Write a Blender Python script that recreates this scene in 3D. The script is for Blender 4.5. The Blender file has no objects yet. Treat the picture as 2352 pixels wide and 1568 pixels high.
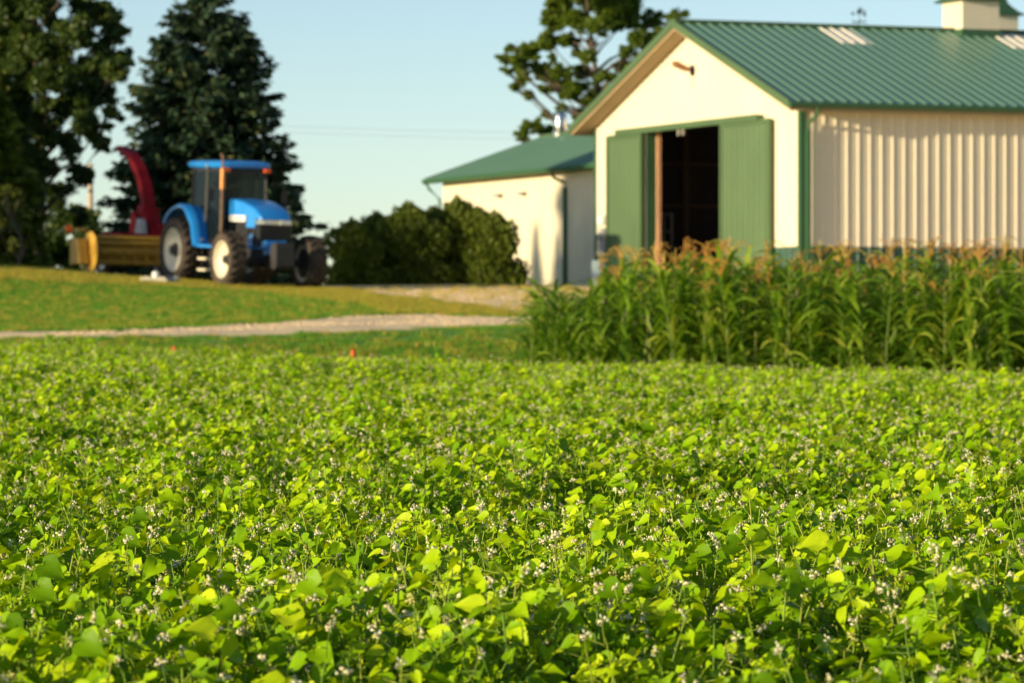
import bpy, bmesh, math, random
import numpy as np
from mathutils import Vector, Matrix
rng = np.random.default_rng(7); random.seed(7)
sc = bpy.context.scene; COL = sc.collection
R = math.radians
# ---------------------------------------------------------------- camera, sky, sun, exposure
EYE = 1.35
FP, CX, HY = 9460.0, 1176.0, 772.0            # focal length, centre column and horizon row, in 2352-px units
cd = bpy.data.cameras.new('camera'); cam = bpy.data.objects.new('camera', cd); COL.objects.link(cam)
cd.sensor_width = 36; cd.lens = FP/2352*36; cd.clip_end = 5000; cd.clip_start = .1
cam.location = (0, 0, EYE); cam.rotation_euler = (R(90)-math.atan((784-HY)/FP), 0, 0)
cd.dof.use_dof = True; cd.dof.focus_distance = 12.5; cd.dof.aperture_fstop = 9.1
sc.camera = cam
SUN_EL, SUN_ROT = 9.0, -121.8
w = bpy.data.worlds.new('World'); sc.world = w; w.use_nodes = True
nt = w.node_tree; sky = nt.nodes.new('ShaderNodeTexSky'); sky.sky_type = 'NISHITA'; sky.sun_disc = False
sky.sun_elevation = R(SUN_EL); sky.sun_rotation = R(SUN_ROT)
sky.air_density = .65; sky.dust_density = .3; sky.ozone_density = 1.0
nt.links.new(sky.outputs[0], nt.nodes['Background'].inputs[0]); nt.nodes['Background'].inputs[1].default_value = .122
sl = bpy.data.lights.new('sun', 'SUN'); sl.energy = 5.0; sl.angle = R(.53); sl.color = (1.0, .81, .51)
so = bpy.data.objects.new('sun', sl); COL.objects.link(so)
L = Vector((math.sin(R(SUN_ROT))*math.cos(R(SUN_EL)), math.cos(R(SUN_ROT))*math.cos(R(SUN_EL)), math.sin(R(SUN_EL))))
so.rotation_euler = L.to_track_quat('Z', 'Y').to_euler(); so.location = (-30, -20, 30)
sc.view_settings.view_transform = 'Standard'; sc.view_settings.look = 'None'
sc.view_settings.exposure = .55; sc.view_settings.gamma = 1
sc.render.engine = 'CYCLES'; sc.cycles.use_denoising = True
sc.cycles.max_bounces = 8; sc.cycles.transparent_max_bounces = 8

def tag(o, label=None, cat=None, group=None, kind=None):
    if label: o['label'] = label
    if cat: o['category'] = cat
    if group: o['group'] = group
    if kind: o['kind'] = kind
    return o
def empty(name, loc, label, cat, group=None, rz=0):
    o = bpy.data.objects.new(name, None); COL.objects.link(o); o.location = loc; o.rotation_euler = (0, 0, rz)
    o.empty_display_size = .2
    return tag(o, label, cat, group)
def copy_tree(o, parent=None):
    c = o.copy(); COL.objects.link(c)
    if parent: c.parent = parent
    for ch in [x for x in list(o.children)]: copy_tree(ch, c)
    return c

# ---------------------------------------------------------------- materials
def node(nt, t, **k):
    n = nt.nodes.new(t)
    for a, b in k.items(): setattr(n, a, b)
    return n
def mat(name, col, rough=.6, var=.12, scale=3.0, metal=0, bump=0, bscale=60, spec=.5, coat=0, col2=None, stretch=None, emit=None):
    m = bpy.data.materials.new(name); m.use_nodes = True; nt = m.node_tree; b = nt.nodes['Principled BSDF']
    tc = node(nt, 'ShaderNodeTexCoord'); src = tc.outputs['Object']
    if stretch:
        mp = node(nt, 'ShaderNodeMapping'); mp.inputs['Scale'].default_value = stretch
        nt.links.new(src, mp.inputs[0]); src = mp.outputs[0]
    n = node(nt, 'ShaderNodeTexNoise'); n.inputs['Scale'].default_value = scale; n.inputs['Detail'].default_value = 8
    n.inputs['Roughness'].default_value = .65; nt.links.new(src, n.inputs['Vector'])
    cr = node(nt, 'ShaderNodeValToRGB'); cr.color_ramp.elements[0].position = .3; cr.color_ramp.elements[1].position = .7
    c2 = col2 or tuple(min(1, c*(1+var)) for c in col); c1 = col if col2 else tuple(c*(1-var) for c in col)
    cr.color_ramp.elements[0].color = (*c1, 1); cr.color_ramp.elements[1].color = (*c2, 1)
    nt.links.new(n.outputs[0], cr.inputs[0]); nt.links.new(cr.outputs[0], b.inputs['Base Color'])
    mr = node(nt, 'ShaderNodeMapRange'); mr.inputs[3].default_value = max(0, rough-.08); mr.inputs[4].default_value = min(1, rough+.1)
    nt.links.new(n.outputs[0], mr.inputs[0]); nt.links.new(mr.outputs[0], b.inputs['Roughness'])
    b.inputs['Metallic'].default_value = metal; b.inputs['Specular IOR Level'].default_value = spec
    b.inputs['Coat Weight'].default_value = coat
    if bump:
        n2 = node(nt, 'ShaderNodeTexNoise'); n2.inputs['Scale'].default_value = bscale; n2.inputs['Detail'].default_value = 5
        bp = node(nt, 'ShaderNodeBump'); bp.inputs['Strength'].default_value = min(1, bump); bp.inputs['Distance'].default_value = .05
        nt.links.new(src, n2.inputs['Vector']); nt.links.new(n2.outputs[0], bp.inputs['Height']); nt.links.new(bp.outputs[0], b.inputs['Normal'])
    if emit: b.inputs['Emission Color'].default_value = (*emit[:3], 1); b.inputs['Emission Strength'].default_value = emit[3]
    return m
def leafmat(name, cols, trans=.45, rough=.5, spec=.35, tcol=None, inst=False):
    """cols: 3 colours picked by the per-face attribute rnd (natural leaf to leaf variation)"""
    m = bpy.data.materials.new(name); m.use_nodes = True; nt = m.node_tree; b = nt.nodes['Principled BSDF']
    at = node(nt, 'ShaderNodeAttribute', attribute_name='rnd')
    v = at.outputs['Fac']
    if inst:
        oi = node(nt, 'ShaderNodeObjectInfo'); ma = node(nt, 'ShaderNodeMath', operation='MULTIPLY_ADD')
        nt.links.new(oi.outputs['Random'], ma.inputs[0]); ma.inputs[1].default_value = .5; ma.inputs[2].default_value = -.25
        ad = node(nt, 'ShaderNodeMath', operation='ADD', use_clamp=True); nt.links.new(v, ad.inputs[0]); nt.links.new(ma.outputs[0], ad.inputs[1]); v = ad.outputs[0]
    cr = node(nt, 'ShaderNodeValToRGB'); e = cr.color_ramp.elements
    e[0].position = 0; e[0].color = (*cols[0], 1); e[1].position = 1; e[1].color = (*cols[-1], 1)
    for i, c in enumerate(cols[1:-1]):
        x = e.new((i+1)/(len(cols)-1)); x.color = (*c, 1)
    nt.links.new(v, cr.inputs[0]); nt.links.new(cr.outputs[0], b.inputs['Base Color'])
    b.inputs['Roughness'].default_value = rough; b.inputs['Specular IOR Level'].default_value = spec
    tr = node(nt, 'ShaderNodeBsdfTranslucent'); mx = node(nt, 'ShaderNodeMixShader'); mx.inputs[0].default_value = trans
    hs = node(nt, 'ShaderNodeMixRGB', blend_type='MULTIPLY'); hs.inputs[0].default_value = 1
    hs.inputs[2].default_value = (*(tcol or (1.25, 1.2, .5)), 1)
    nt.links.new(cr.outputs[0], hs.inputs[1]); nt.links.new(hs.outputs[0], tr.inputs[0])
    nt.links.new(b.outputs[0], mx.inputs[1]); nt.links.new(tr.outputs[0], mx.inputs[2])
    nt.links.new(mx.outputs[0], nt.nodes['Material Output'].inputs[0])
    return m
def glassmat(name, tint=(.02, .035, .045), alpha=.35):
    m = bpy.data.materials.new(name); m.use_nodes = True; nt = m.node_tree; b = nt.nodes['Principled BSDF']
    b.inputs['Base Color'].default_value = (*tint, 1); b.inputs['Roughness'].default_value = .05
    tp = node(nt, 'ShaderNodeBsdfTransparent'); tp.inputs[0].default_value = (.55, .66, .66, 1)
    mx = node(nt, 'ShaderNodeMixShader'); mx.inputs[0].default_value = alpha
    nt.links.new(tp.outputs[0], mx.inputs[1]); nt.links.new(b.outputs[0], mx.inputs[2]); nt.links.new(mx.outputs[0], nt.nodes['Material Output'].inputs[0])
    return m

# ---------------------------------------------------------------- mesh helpers
class MB:
    """collects shapes; build() links them as ONE mesh object"""
    def __init__(s): s.v = []; s.f = []; s.M = Matrix.Identity(4)
    def add(s, vs, fs):
        n = len(s.v); s.v += [tuple(s.M @ Vector(v)) for v in vs]; s.f += [tuple(n+i for i in f) for f in fs]
    def box(s, x0, x1, y0, y1, z0, z1):
        s.add([(x0,y0,z0),(x1,y0,z0),(x1,y1,z0),(x0,y1,z0),(x0,y0,z1),(x1,y0,z1),(x1,y1,z1),(x0,y1,z1)],
              [(0,3,2,1),(4,5,6,7),(0,1,5,4),(1,2,6,5),(2,3,7,6),(3,0,4,7)])
    def prism(s, pts, a0, a1, axis='y'):
        """closed outline pts (p,q) swept from a0 to a1 along axis; axis y: (x,z) outline, x: (y,z), z: (x,y)"""
        def f(p, a): return {'y': (p[0], a, p[1]), 'x': (a, p[0], p[1]), 'z': (p[0], p[1], a)}[axis]
        n = len(pts); s.add([f(p, a0) for p in pts]+[f(p, a1) for p in pts],
            [tuple(range(n))[::-1], tuple(range(n, 2*n))]+[(i, (i+1) % n, n+(i+1) % n, n+i) for i in range(n)])
    def loft(s, rings, caps=True, closed=True):
        n = len(rings[0]); vs = [p for r in rings for p in r]; fs = []
        for k in range(len(rings)-1):
            for i in range(n if closed else n-1):
                fs.append((k*n+i, k*n+(i+1) % n, (k+1)*n+(i+1) % n, (k+1)*n+i))
        if caps: fs += [tuple(range(n))[::-1], tuple((len(rings)-1)*n+i for i in range(n))]
        s.add(vs, fs)
    def tube(s, pts, rad, n=8):
        pts = [Vector(p) for p in pts]; rings = []
        for i, p in enumerate(pts):
            t = (pts[min(i+1, len(pts)-1)]-pts[max(i-1, 0)]).normalized()
            a = t.cross(Vector((.13, .31, .94))).normalized(); b = t.cross(a)
            r = rad[i] if isinstance(rad, (list, tuple)) else rad
            rings.append([tuple(p+(a*math.cos(2*math.pi*k/n)+b*math.sin(2*math.pi*k/n))*r) for k in range(n)])
        s.loft(rings)
    def lathe(s, prof, n=32, axis='y', c=(0, 0, 0)):
        """prof: (radius, along-axis) pairs"""
        rings = []
        for r, a in prof:
            ring = []
            for k in range(n):
                t = 2*math.pi*k/n; p, q = r*math.cos(t), r*math.sin(t)
                ring.append({'y': (c[0]+p, c[1]+a, c[2]+q), 'z': (c[0]+p, c[1]+q, c[2]+a), 'x': (c[0]+a, c[1]+p, c[2]+q)}[axis])
            rings.append(ring)
        s.loft(rings, caps=prof[0] != prof[-1])
    def build(s, name, m, parent=None, smooth=False, bevel=0, seg=2, angle=35):
        me = bpy.data.meshes.new(name); me.from_pydata(s.v, [], s.f); me.update()
        bm = bmesh.new(); bm.from_mesh(me); bmesh.ops.recalc_face_normals(bm, faces=bm.faces); bm.to_mesh(me); bm.free()
        for mm in (m if isinstance(m, list) else [m]): me.materials.append(mm)
        o = bpy.data.objects.new(name, me); COL.objects.link(o)
        if parent: o.parent = parent
        if smooth: me.polygons.foreach_set('use_smooth', [True]*len(me.polygons))
        if bevel:
            b = o.modifiers.new('bevel', 'BEVEL'); b.width = bevel; b.segments = seg; b.limit_method = 'ANGLE'; b.angle_limit = R(angle)
        if smooth:
            me.set_sharp_from_angle(angle=R(40))
        return o
def npmesh(name, verts, faces, m, rnd=None, parent=None, link=True, smooth=False, matidx=None):
    """verts Nx3 float, faces MxK int"""
    me = bpy.data.meshes.new(name); V = np.asarray(verts, 'f4'); F = np.asarray(faces, 'i4'); M, K = F.shape
    me.vertices.add(len(V)); me.vertices.foreach_set('co', V.ravel())
    me.loops.add(M*K); me.loops.foreach_set('vertex_index', F.ravel())
    me.polygons.add(M); me.polygons.foreach_set('loop_start', np.arange(M, dtype='i4')*K)
    for mm in (m if isinstance(m, list) else [m]): me.materials.append(mm)
    if matidx is not None: me.polygons.foreach_set('material_index', np.asarray(matidx, 'i4'))
    me.update(calc_edges=True)
    if rnd is not None:
        a = me.attributes.new('rnd', 'FLOAT', 'FACE'); a.data.foreach_set('value', np.asarray(rnd, 'f4'))
    if smooth: me.polygons.foreach_set('use_smooth', np.ones(M, bool))
    o = bpy.data.objects.new(name, me)
    if link: COL.objects.link(o)
    if parent: o.parent = parent
    return o
def unit(v): return v/np.maximum(np.linalg.norm(v, axis=-1, keepdims=True), 1e-9)
def leafquads(P, A, N, ln, wd, fold=.25):
    """diamond leaves: centre P, length dir A, normal N; two triangles-like quad each, bent"""
    A = unit(A); B = unit(np.cross(A, N)); N = np.cross(B, A); ln = ln[:, None]; wd = wd[:, None]
    v = np.stack([P-A*ln*.5-N*ln*fold*.3, P+B*wd*.5+N*ln*fold*.3, P+A*ln*.5-N*ln*fold*.3, P-B*wd*.5+N*ln*fold*.3], 1)
    f = np.arange(len(P)*4).reshape(-1, 4)
    return v.reshape(-1, 3), f
def rdir(n):
    return unit(rng.normal(size=(n, 3)))

# ---------------------------------------------------------------- terrain, measured from the photograph
TU = np.array([-900., 0, 400, 600, 800, 1200, 1800, 2352, 3300])
TD = np.array([0., 12, 30, 45, 57, 62, 66, 70, 76, 85, 92, 100, 110, 150, 700, 4000])
TE = np.array([
 [-1.35,-1.35,-1.18,-.95,-.72,-.65,-.32,-.05, .20, .82,1.40,1.85,2.05,2.10,1.9,0.],
 [-1.35,-1.35,-1.20,-1.0,-.80,-.76,-.38, .00, .20, .72,1.25,1.66,1.80,1.85,1.7,0.],
 [-1.35,-1.35,-1.23,-1.04,-.88,-.82,-.40, .04, .22, .67,1.05,1.34,1.46,1.5,1.4,0.],
 [-1.35,-1.35,-1.24,-1.06,-.93,-.88,-.44, .04, .22, .65, .93,1.15,1.33,1.38,1.2,0.],
 [-1.35,-1.35,-1.25,-1.08,-1.0,-.93,-.42, .08, .26, .67, .91,1.13,1.34,1.4,1.2,0.],
 [-1.35,-1.35,-1.27,-1.12,-1.06,-.98,-.40, .12, .30, .70, .96,1.17,1.36,1.4,1.2,0.],
 [-1.35,-1.35,-1.29,-1.16,-1.07,-1.0,-.60,-.12, .26, .72,1.00,1.20,1.20,1.2,1.1,0.],
 [-1.35,-1.35,-1.30,-1.20,-1.13,-1.1,-.80,-.30, .20, .70,1.00,1.20,1.20,1.2,1.1,0.],
 [-1.35,-1.35,-1.30,-1.22,-1.16,-1.1,-.80,-.30, .20, .70,1.00,1.20,1.20,1.2,1.1,0.]])
def grnd(x, y):
    """ground height at world x, y (arrays or floats)"""
    x = np.asarray(x, float); y = np.asarray(y, float); u = CX+FP*x/np.maximum(y, 8)
    z = np.zeros(np.broadcast(u, y).shape)
    cols = np.stack([np.interp(y, TD, TE[i]) for i in range(len(TU))], 0)
    u = np.clip(u, TU[0], TU[-1]-1e-3); i = np.clip(np.searchsorted(TU, u, side='right')-1, 0, len(TU)-2)
    t = (u-TU[i])/(TU[i+1]-TU[i]); t = t*t*(3-2*t)*.5+t*.5
    a = np.take_along_axis(cols, i[None], 0)[0]; b = np.take_along_axis(cols, (i+1)[None], 0)[0]
    return a*(1-t)+b*t+EYE
def g1(x, y): return float(grnd(np.array([x]), np.array([y]))[0])
def PT(px, py, D): return Vector(((px-CX)/FP*D, D, EYE+(HY-py)/FP*D))
def GP(px, D): x = (px-CX)/FP*D; return Vector((x, D, g1(x, D)))
# ---------------------------------------------------------------- ground sheets (one shared grid, split by what covers it)
US = np.concatenate([[-14000, -9000, -6000, -4000, -3000, -2400, -1900, -1500, -1200, -1000, -850, -700], np.arange(-600, 3001, 12.), [3150, 3400, 3800, 4500, 6000, 9000, 14000]])
DS = np.concatenate([[6, 12, 20, 30, 40, 50, 55], np.arange(57, 112, .22), [113, 116, 120, 130, 145, 170, 220, 350, 700, 1500, 4000]])
uu, dd = np.meshgrid(US, DS); XX = (uu-CX)/FP*dd; YY = dd.copy(); ZZ = grnd(XX, YY)
def vnoise(x, y, s, seed):
    r = np.random.default_rng(seed); G = r.random((256, 256)); x = x/s; y = y/s; i = np.floor(x).astype(int); j = np.floor(y).astype(int)
    fx = x-i; fy = y-j; fx = fx*fx*(3-2*fx); fy = fy*fy*(3-2*fy); g = lambda a, b: G[a % 256, b % 256]
    return (g(i, j)*(1-fx)+g(i+1, j)*fx)*(1-fy)+(g(i, j+1)*(1-fx)+g(i+1, j+1)*fx)*fy
ZZ += np.where((YY > 64) & (YY < 115), (vnoise(XX, YY, 1.7, 1)-.5)*.05+(vnoise(XX, YY, .6, 2)-.5)*.02, 0)
def zone(u, d, x, y):
    """0 soil, 1 lawn, 2 gravel lane, 3 dry grass, 4 gravel yard, 5 far land"""
    row = HY-FP*(grnd(x, y)-EYE)/y
    row = row+(vnoise(x, y, .5, 5)-.5)*5+(vnoise(x, y, 2.3, 6)-.5)*7
    lb = np.interp(u, [0, 600, 900, 1200, 2352], [776, 769, 759, 749, 742])
    lt = np.interp(u, [-200, 0, 400, 650, 850, 1000, 1200, 2352], [765, 764, 752, 740, 723, 722, 727, 722])
    gt = np.interp(u, [0, 300, 600, 800, 900, 1200], [645, 656, 674, 696, 722, 727])
    yb = np.interp(u, [500, 700, 800, 900, 1000, 1100, 1200, 1300], [640, 664, 670, 681, 692, 706, 724, 735])
    z = np.full(u.shape, 1)
    z[(row < lb)] = 2; z[(row < lt)] = 1; z[(row < gt)] = 3; z[(row < yb) & (u > 640)] = 4
    z[d < 61.5-(u-CX)*.0012] = 0; z[d > 112] = 5
    return z
cu = (uu[:-1, :-1]+uu[1:, 1:])/2; cdp = (dd[:-1, :-1]+dd[1:, 1:])/2; cxx = (cu-CX)/FP*cdp
Z = zone(cu, cdp, cxx, cdp)
nr, nc = uu.shape; V0 = np.stack([XX, YY, ZZ], -1).reshape(-1, 3)
idx = np.arange(nr*nc).reshape(nr, nc); Q = np.stack([idx[:-1, :-1], idx[:-1, 1:], idx[1:, 1:], idx[1:, :-1]], -1).reshape(-1, 4)
M_soil = mat('soil', (.055, .035, .02), .9, .4, 4, bump=.6, bscale=25)
M_lawn = mat('lawn', (.10, .24, .02), .8, .3, .9, col2=(.15, .31, .03), bump=.8, bscale=30)
M_dry = mat('dry_grass', (.40, .30, .06), .85, .3, .8, col2=(.22, .33, .04), bump=.8, bscale=30)
M_gravel = mat('gravel', (.76, .55, .30), .9, .25, 9, col2=(.96, .74, .42), bump=.15, bscale=45)
M_yard = mat('yard_gravel', (.90, .60, .25), .9, .25, 5, col2=(.98, .74, .36), bump=.15, bscale=40)
for k, nm, m in ((0, 'field_soil', M_soil), (1, 'lawn', M_lawn), (2, 'gravel_lane', M_gravel), (3, 'dry_grass_verge', M_dry), (4, 'gravel_yard', M_yard), (5, 'far_ground', M_lawn)):
    q = Q[Z.ravel() == k]; used, inv = np.unique(q, return_inverse=True)
    o = npmesh(nm, V0[used], inv.reshape(-1, 4), m, smooth=True)
    tag(o, {0: 'bare brown soil under the buckwheat crop', 1: 'mown green lawn on the rise behind the field', 2: 'pale gravel lane crossing the lawn',
            3: 'yellow dry grass along the crest', 4: 'tan gravel yard in front of the barns', 5: 'grassy land beyond the farmyard'}[k], None, None, 'structure')
def row_of(x, y): return HY-FP*(grnd(x, y)-EYE)/y

# ---------------------------------------------------------------- scatter (stuff only): points with a proto mesh on each
def scatter(name, P, rot, scl, idx, protos, label):
    me = bpy.data.meshes.new(name); me.vertices.add(len(P)); me.vertices.foreach_set('co', np.asarray(P, 'f4').ravel())
    a = me.attributes.new('rot', 'FLOAT_VECTOR', 'POINT'); a.data.foreach_set('vector', np.asarray(rot, 'f4').ravel())
    a = me.attributes.new('scl', 'FLOAT', 'POINT'); a.data.foreach_set('value', np.asarray(scl, 'f4'))
    a = me.attributes.new('pick', 'INT', 'POINT'); a.data.foreach_set('value', np.asarray(idx, 'i4'))
    o = bpy.data.objects.new(name, me); COL.objects.link(o); tag(o, label, None, None, 'stuff')
    pc = bpy.data.collections.new(name+'_protos')
    for p in protos: pc.objects.link(p)
    ng = bpy.data.node_groups.new(name, 'GeometryNodeTree')
    ng.interface.new_socket('Geometry', in_out='INPUT', socket_type='NodeSocketGeometry'); ng.interface.new_socket('Geometry', in_out='OUTPUT', socket_type='NodeSocketGeometry')
    N = ng.nodes; gi = N.new('NodeGroupInput'); go = N.new('NodeGroupOutput'); iop = N.new('GeometryNodeInstanceOnPoints'); ci = N.new('GeometryNodeCollectionInfo')
    ci.inputs['Collection'].default_value = pc; ci.inputs['Separate Children'].default_value = True; ci.inputs['Reset Children'].default_value = True
    def na(n, t): x = N.new('GeometryNodeInputNamedAttribute'); x.data_type = t; x.inputs['Name'].default_value = n; return x.outputs[0]
    e2r = N.new('FunctionNodeEulerToRotation')
    lk = ng.links.new; lk(gi.outputs[0], iop.inputs['Points']); lk(ci.outputs[0], iop.inputs['Instance']); iop.inputs['Pick Instance'].default_value = True
    lk(na('pick', 'INT'), iop.inputs['Instance Index']); lk(na('rot', 'FLOAT_VECTOR'), e2r.inputs[0]); lk(e2r.outputs[0], iop.inputs['Rotation'])
    lk(na('scl', 'FLOAT'), iop.inputs['Scale']); lk(iop.outputs[0], go.inputs[0])
    md = o.modifiers.new('scatter', 'NODES'); md.node_group = ng
    return o

# ---------------------------------------------------------------- buckwheat crop
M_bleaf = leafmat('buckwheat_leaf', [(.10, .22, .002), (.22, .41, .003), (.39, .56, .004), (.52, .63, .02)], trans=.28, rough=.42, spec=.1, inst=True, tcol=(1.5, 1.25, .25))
M_bstem = leafmat('buckwheat_stem', [(.14, .28, .02), (.26, .42, .03), (.40, .44, .06)], trans=.2, inst=True)
M_bflow = leafmat('buckwheat_flower', [(.96, .86, .58), (.98, .95, .70), (.98, .97, .80)], trans=.4, tcol=(1, 1, .95), inst=True)
M_bbud = leafmat('buckwheat_bud', [(.40, .46, .08), (.58, .60, .16), (.74, .68, .28)], trans=.3, inst=True)
def heart(base, A, N, ln, wd, curl, wav):
    """pointed heart-shaped leaf, folded on the midrib"""
    A = A/np.linalg.norm(A); B = np.cross(A, N); B /= np.linalg.norm(B); N = np.cross(B, A)
    T = [(-.16, .26, .0), (.0, .47, .0), (.22, .53, 0), (.45, .43, 0), (.7, .23, 0), (.88, .09, 0), (1., .01, 0)]
    V = []
    for k, (t, hw, _) in enumerate(T):
        c = base+A*ln*(t*(1-abs(curl)*.1))-N*ln*curl*max(t, 0)**2
        e = .24*hw*ln; wv = wav*math.sin(k*2.1)*ln*.05
        mid = c-N*(.04*ln if t > -.1 else 0)+(A*ln*.14 if t < -.1 else 0)
        jt = [(math.sin(k*2.3+j*1.9+wav*7)*.030*ln) for j in range(3)]; mid = mid+N*jt[0]*.5
        V += [c+B*wd*hw+N*(e+wv), c+B*wd*hw*.52+N*(e*.35+jt[1]), mid, c-B*wd*hw*.52+N*(e*.35+jt[2]), c-B*wd*hw+N*(e-wv)]
    F = [(5*k+j, 5*k+j+1, 5*k+j+6, 5*k+j+5) for k in range(6) for j in range(4)]
    return V, F
OCT = np.array([(1, 0, 0), (0, 1, 0), (-1, 0, 0), (0, -1, 0), (0, 0, 1), (0, 0, -.8)], float)
OF = [(0, 1, 4), (1, 2, 4), (2, 3, 4), (3, 0, 4), (1, 0, 5), (2, 1, 5), (3, 2, 5), (0, 3, 5)]
def bw_plant(k):
    r = np.random.default_rng(100+k); V = []; F = []; MI = []; RN = []
    def put(vs, fs, mi, rn):
        n = len(V); fs = [g for f in fs for g in ([f] if len(f) == 3 else [(f[0], f[1], f[2]), (f[0], f[2], f[3])])]; V.extend([tuple(v) for v in vs]); F.extend([(n+f[0], n+f[1], n+f[2]) for f in fs]); MI.extend([mi]*len(fs)); RN.extend([rn]*len(fs))
    def stem(p, q, r0, r1, rn):
        d = q-p; a = np.cross(d, (.3, .9, .1)); a /= np.linalg.norm(a); b = np.cross(d, a); b /= np.linalg.norm(b); vs = []
        for c, rr in ((p, r0), (q, r1)):
            for j in range(4): t = j*math.pi/2; vs.append(c+(a*math.cos(t)+b*math.sin(t))*rr)
        put(vs, [(j, (j+1) % 4, 4+(j+1) % 4, 4+j) for j in range(4)], 1, rn)
    def flowers(c, up):
        n = r.integers(9, 14); L_ = r.uniform(.006, .015); gre = r.random() < .25
        for _ in range(n):
            p = c+up*L_*r.uniform(-.5, .9)+r.normal(size=3)*np.array([.0042, .0042, .0022]); s = r.uniform(.0038, .0058)
            q = unit(r.normal(size=(3, 3))); vs = [p+(o[0]*q[0]+o[1]*q[1]*.9+o[2]*q[2])*s for o in OCT]
            put(vs, OF, 3 if (gre or r.random() < .2) else 2, r.random())
    h = r.uniform(.62, .74); top = np.array([r.normal()*.05, r.normal()*.05, h]); pts = [np.zeros(3), np.array([r.normal()*.02, r.normal()*.02, h*.5]), top]
    rn0 = r.random(); stem(pts[0], pts[1], .0038, .0033, rn0); stem(pts[1], pts[2], .0033, .0018, rn0)
    tips = [top]
    for b in range(r.integers(2, 4)):
        t = r.uniform(.45, .8); s = pts[1]*(1-(t-.5)/.5)+pts[2]*((t-.5)/.5) if t > .5 else pts[1]*t*2
        an = r.uniform(0, 6.28); e = s+np.array([math.cos(an)*r.uniform(.05, .13), math.sin(an)*r.uniform(.05, .13), (h-s[2])*r.uniform(.55, 1.02)])
        stem(s, e, .0025, .0014, rn0); tips.append(e)
    def leaf(at, ln, zlow):
        an = r.uniform(0, 6.28); d = np.array([math.cos(an), math.sin(an), r.uniform(-.1, .5)]); pet = at+d*r.uniform(.01, .05)
        stem(at, pet, .0011, .0009, rn0)
        A = np.array([math.cos(an), math.sin(an), r.normal()*.35-.25]); N = unit(np.array([r.normal()*.42-.70, r.normal()*.42-.50, .75])+A*.25)
        vs, fs = heart(pet, A, N, ln, ln*r.uniform(.62, 1.0), r.uniform(-.1, .5), r.normal())
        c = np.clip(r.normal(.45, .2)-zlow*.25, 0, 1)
        if r.random() < .03: c = .97
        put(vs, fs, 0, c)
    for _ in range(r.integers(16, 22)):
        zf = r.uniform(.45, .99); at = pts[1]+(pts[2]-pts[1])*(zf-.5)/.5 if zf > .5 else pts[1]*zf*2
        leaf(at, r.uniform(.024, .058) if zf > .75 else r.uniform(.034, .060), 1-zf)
    for tp in tips:
        for _ in range(r.integers(2, 5)): leaf(tp+np.array([0, 0, -r.uniform(.01, .09)]), r.uniform(.02, .042), 0)
        for _ in range(int(r.choice([0, 0, 0, 1, 1]))):
            e = tp+np.array([r.normal()*.022, r.normal()*.022, r.uniform(.010, .045)]); stem(tp-np.array([0, 0, .01]), e, .0011, .0008, rn0); flowers(e, unit(np.array([r.normal()*.4, r.normal()*.4, 1.])))
    o = npmesh('buckwheat_plant_%02d' % k, V, F, [M_bleaf, M_bstem, M_bflow, M_bbud], RN, link=False, matidx=MI, smooth=True)
    return o
protos = [bw_plant(k) for k in range(16)]
def field_pts(d0, d1, dens, margin):
    ymean = (d0+d1)/2; hw = .1243*d1*1.0+margin; n = int(dens*(d1-d0)*2*hw); y = rng.uniform(d0, d1, n); x = rng.uniform(-hw, hw, n)
    k = np.abs(x) < .1243*y+margin; return np.stack([x[k], y[k]], 1)
xy = np.concatenate([field_pts(6.2, 14, 85, 1.0), field_pts(14, 24, 70, 1.2), field_pts(24, 40, 52, 1.5), field_pts(40, 62.5, 44, 2.)])
u = CX+FP*xy[:, 0]/xy[:, 1]
edge = np.interp(u, [-300, 0, 300, 600, 1176, 2352, 2700], [62.0, 61.5, 60.5, 59.5, 58.3, 54.8, 54])+vnoise(xy[:, 0], xy[:, 1], .5, 9)*1.2-.6
corn_front = np.interp(u, [1150, 1200, 1300, 2400], [99, 58.0, 57.6, 54.6])
xy = xy[(xy[:, 1] < edge) & (xy[:, 1] < corn_front)]; n = len(xy)
hgt = .82+.20*vnoise(xy[:, 0], xy[:, 1], 1.1, 11)+.22*vnoise(xy[:, 0], xy[:, 1], .32, 12)+rng.normal(0, .035, n)
hgt -= np.clip((xy[:, 1]-45)/12, 0, 1)*.14
hgt -= np.clip((xy[:, 1]-46)/8, 0, 1)*np.clip(xy[:, 0]/7, 0, 1)*.09
hgt += np.where((np.abs(CX+FP*xy[:, 0]/xy[:, 1]-150) < 70) & (xy[:, 1] > 58), .12, 0)+np.where((np.abs(CX+FP*xy[:, 0]/xy[:, 1]-520) < 40) & (xy[:, 1] > 57), .1, 0)
P = np.stack([xy[:, 0], xy[:, 1], grnd(xy[:, 0], xy[:, 1])-.005], 1)
rot = np.stack([rng.normal(0, .13, n), rng.normal(0, .13, n), rng.normal(0, .75, n)], 1)
scatter('buckwheat_crop', P, rot, hgt, rng.integers(0, len(protos), n), protos, 'dense green buckwheat crop dotted with small white flower heads')
print('buckwheat', n)

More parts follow.
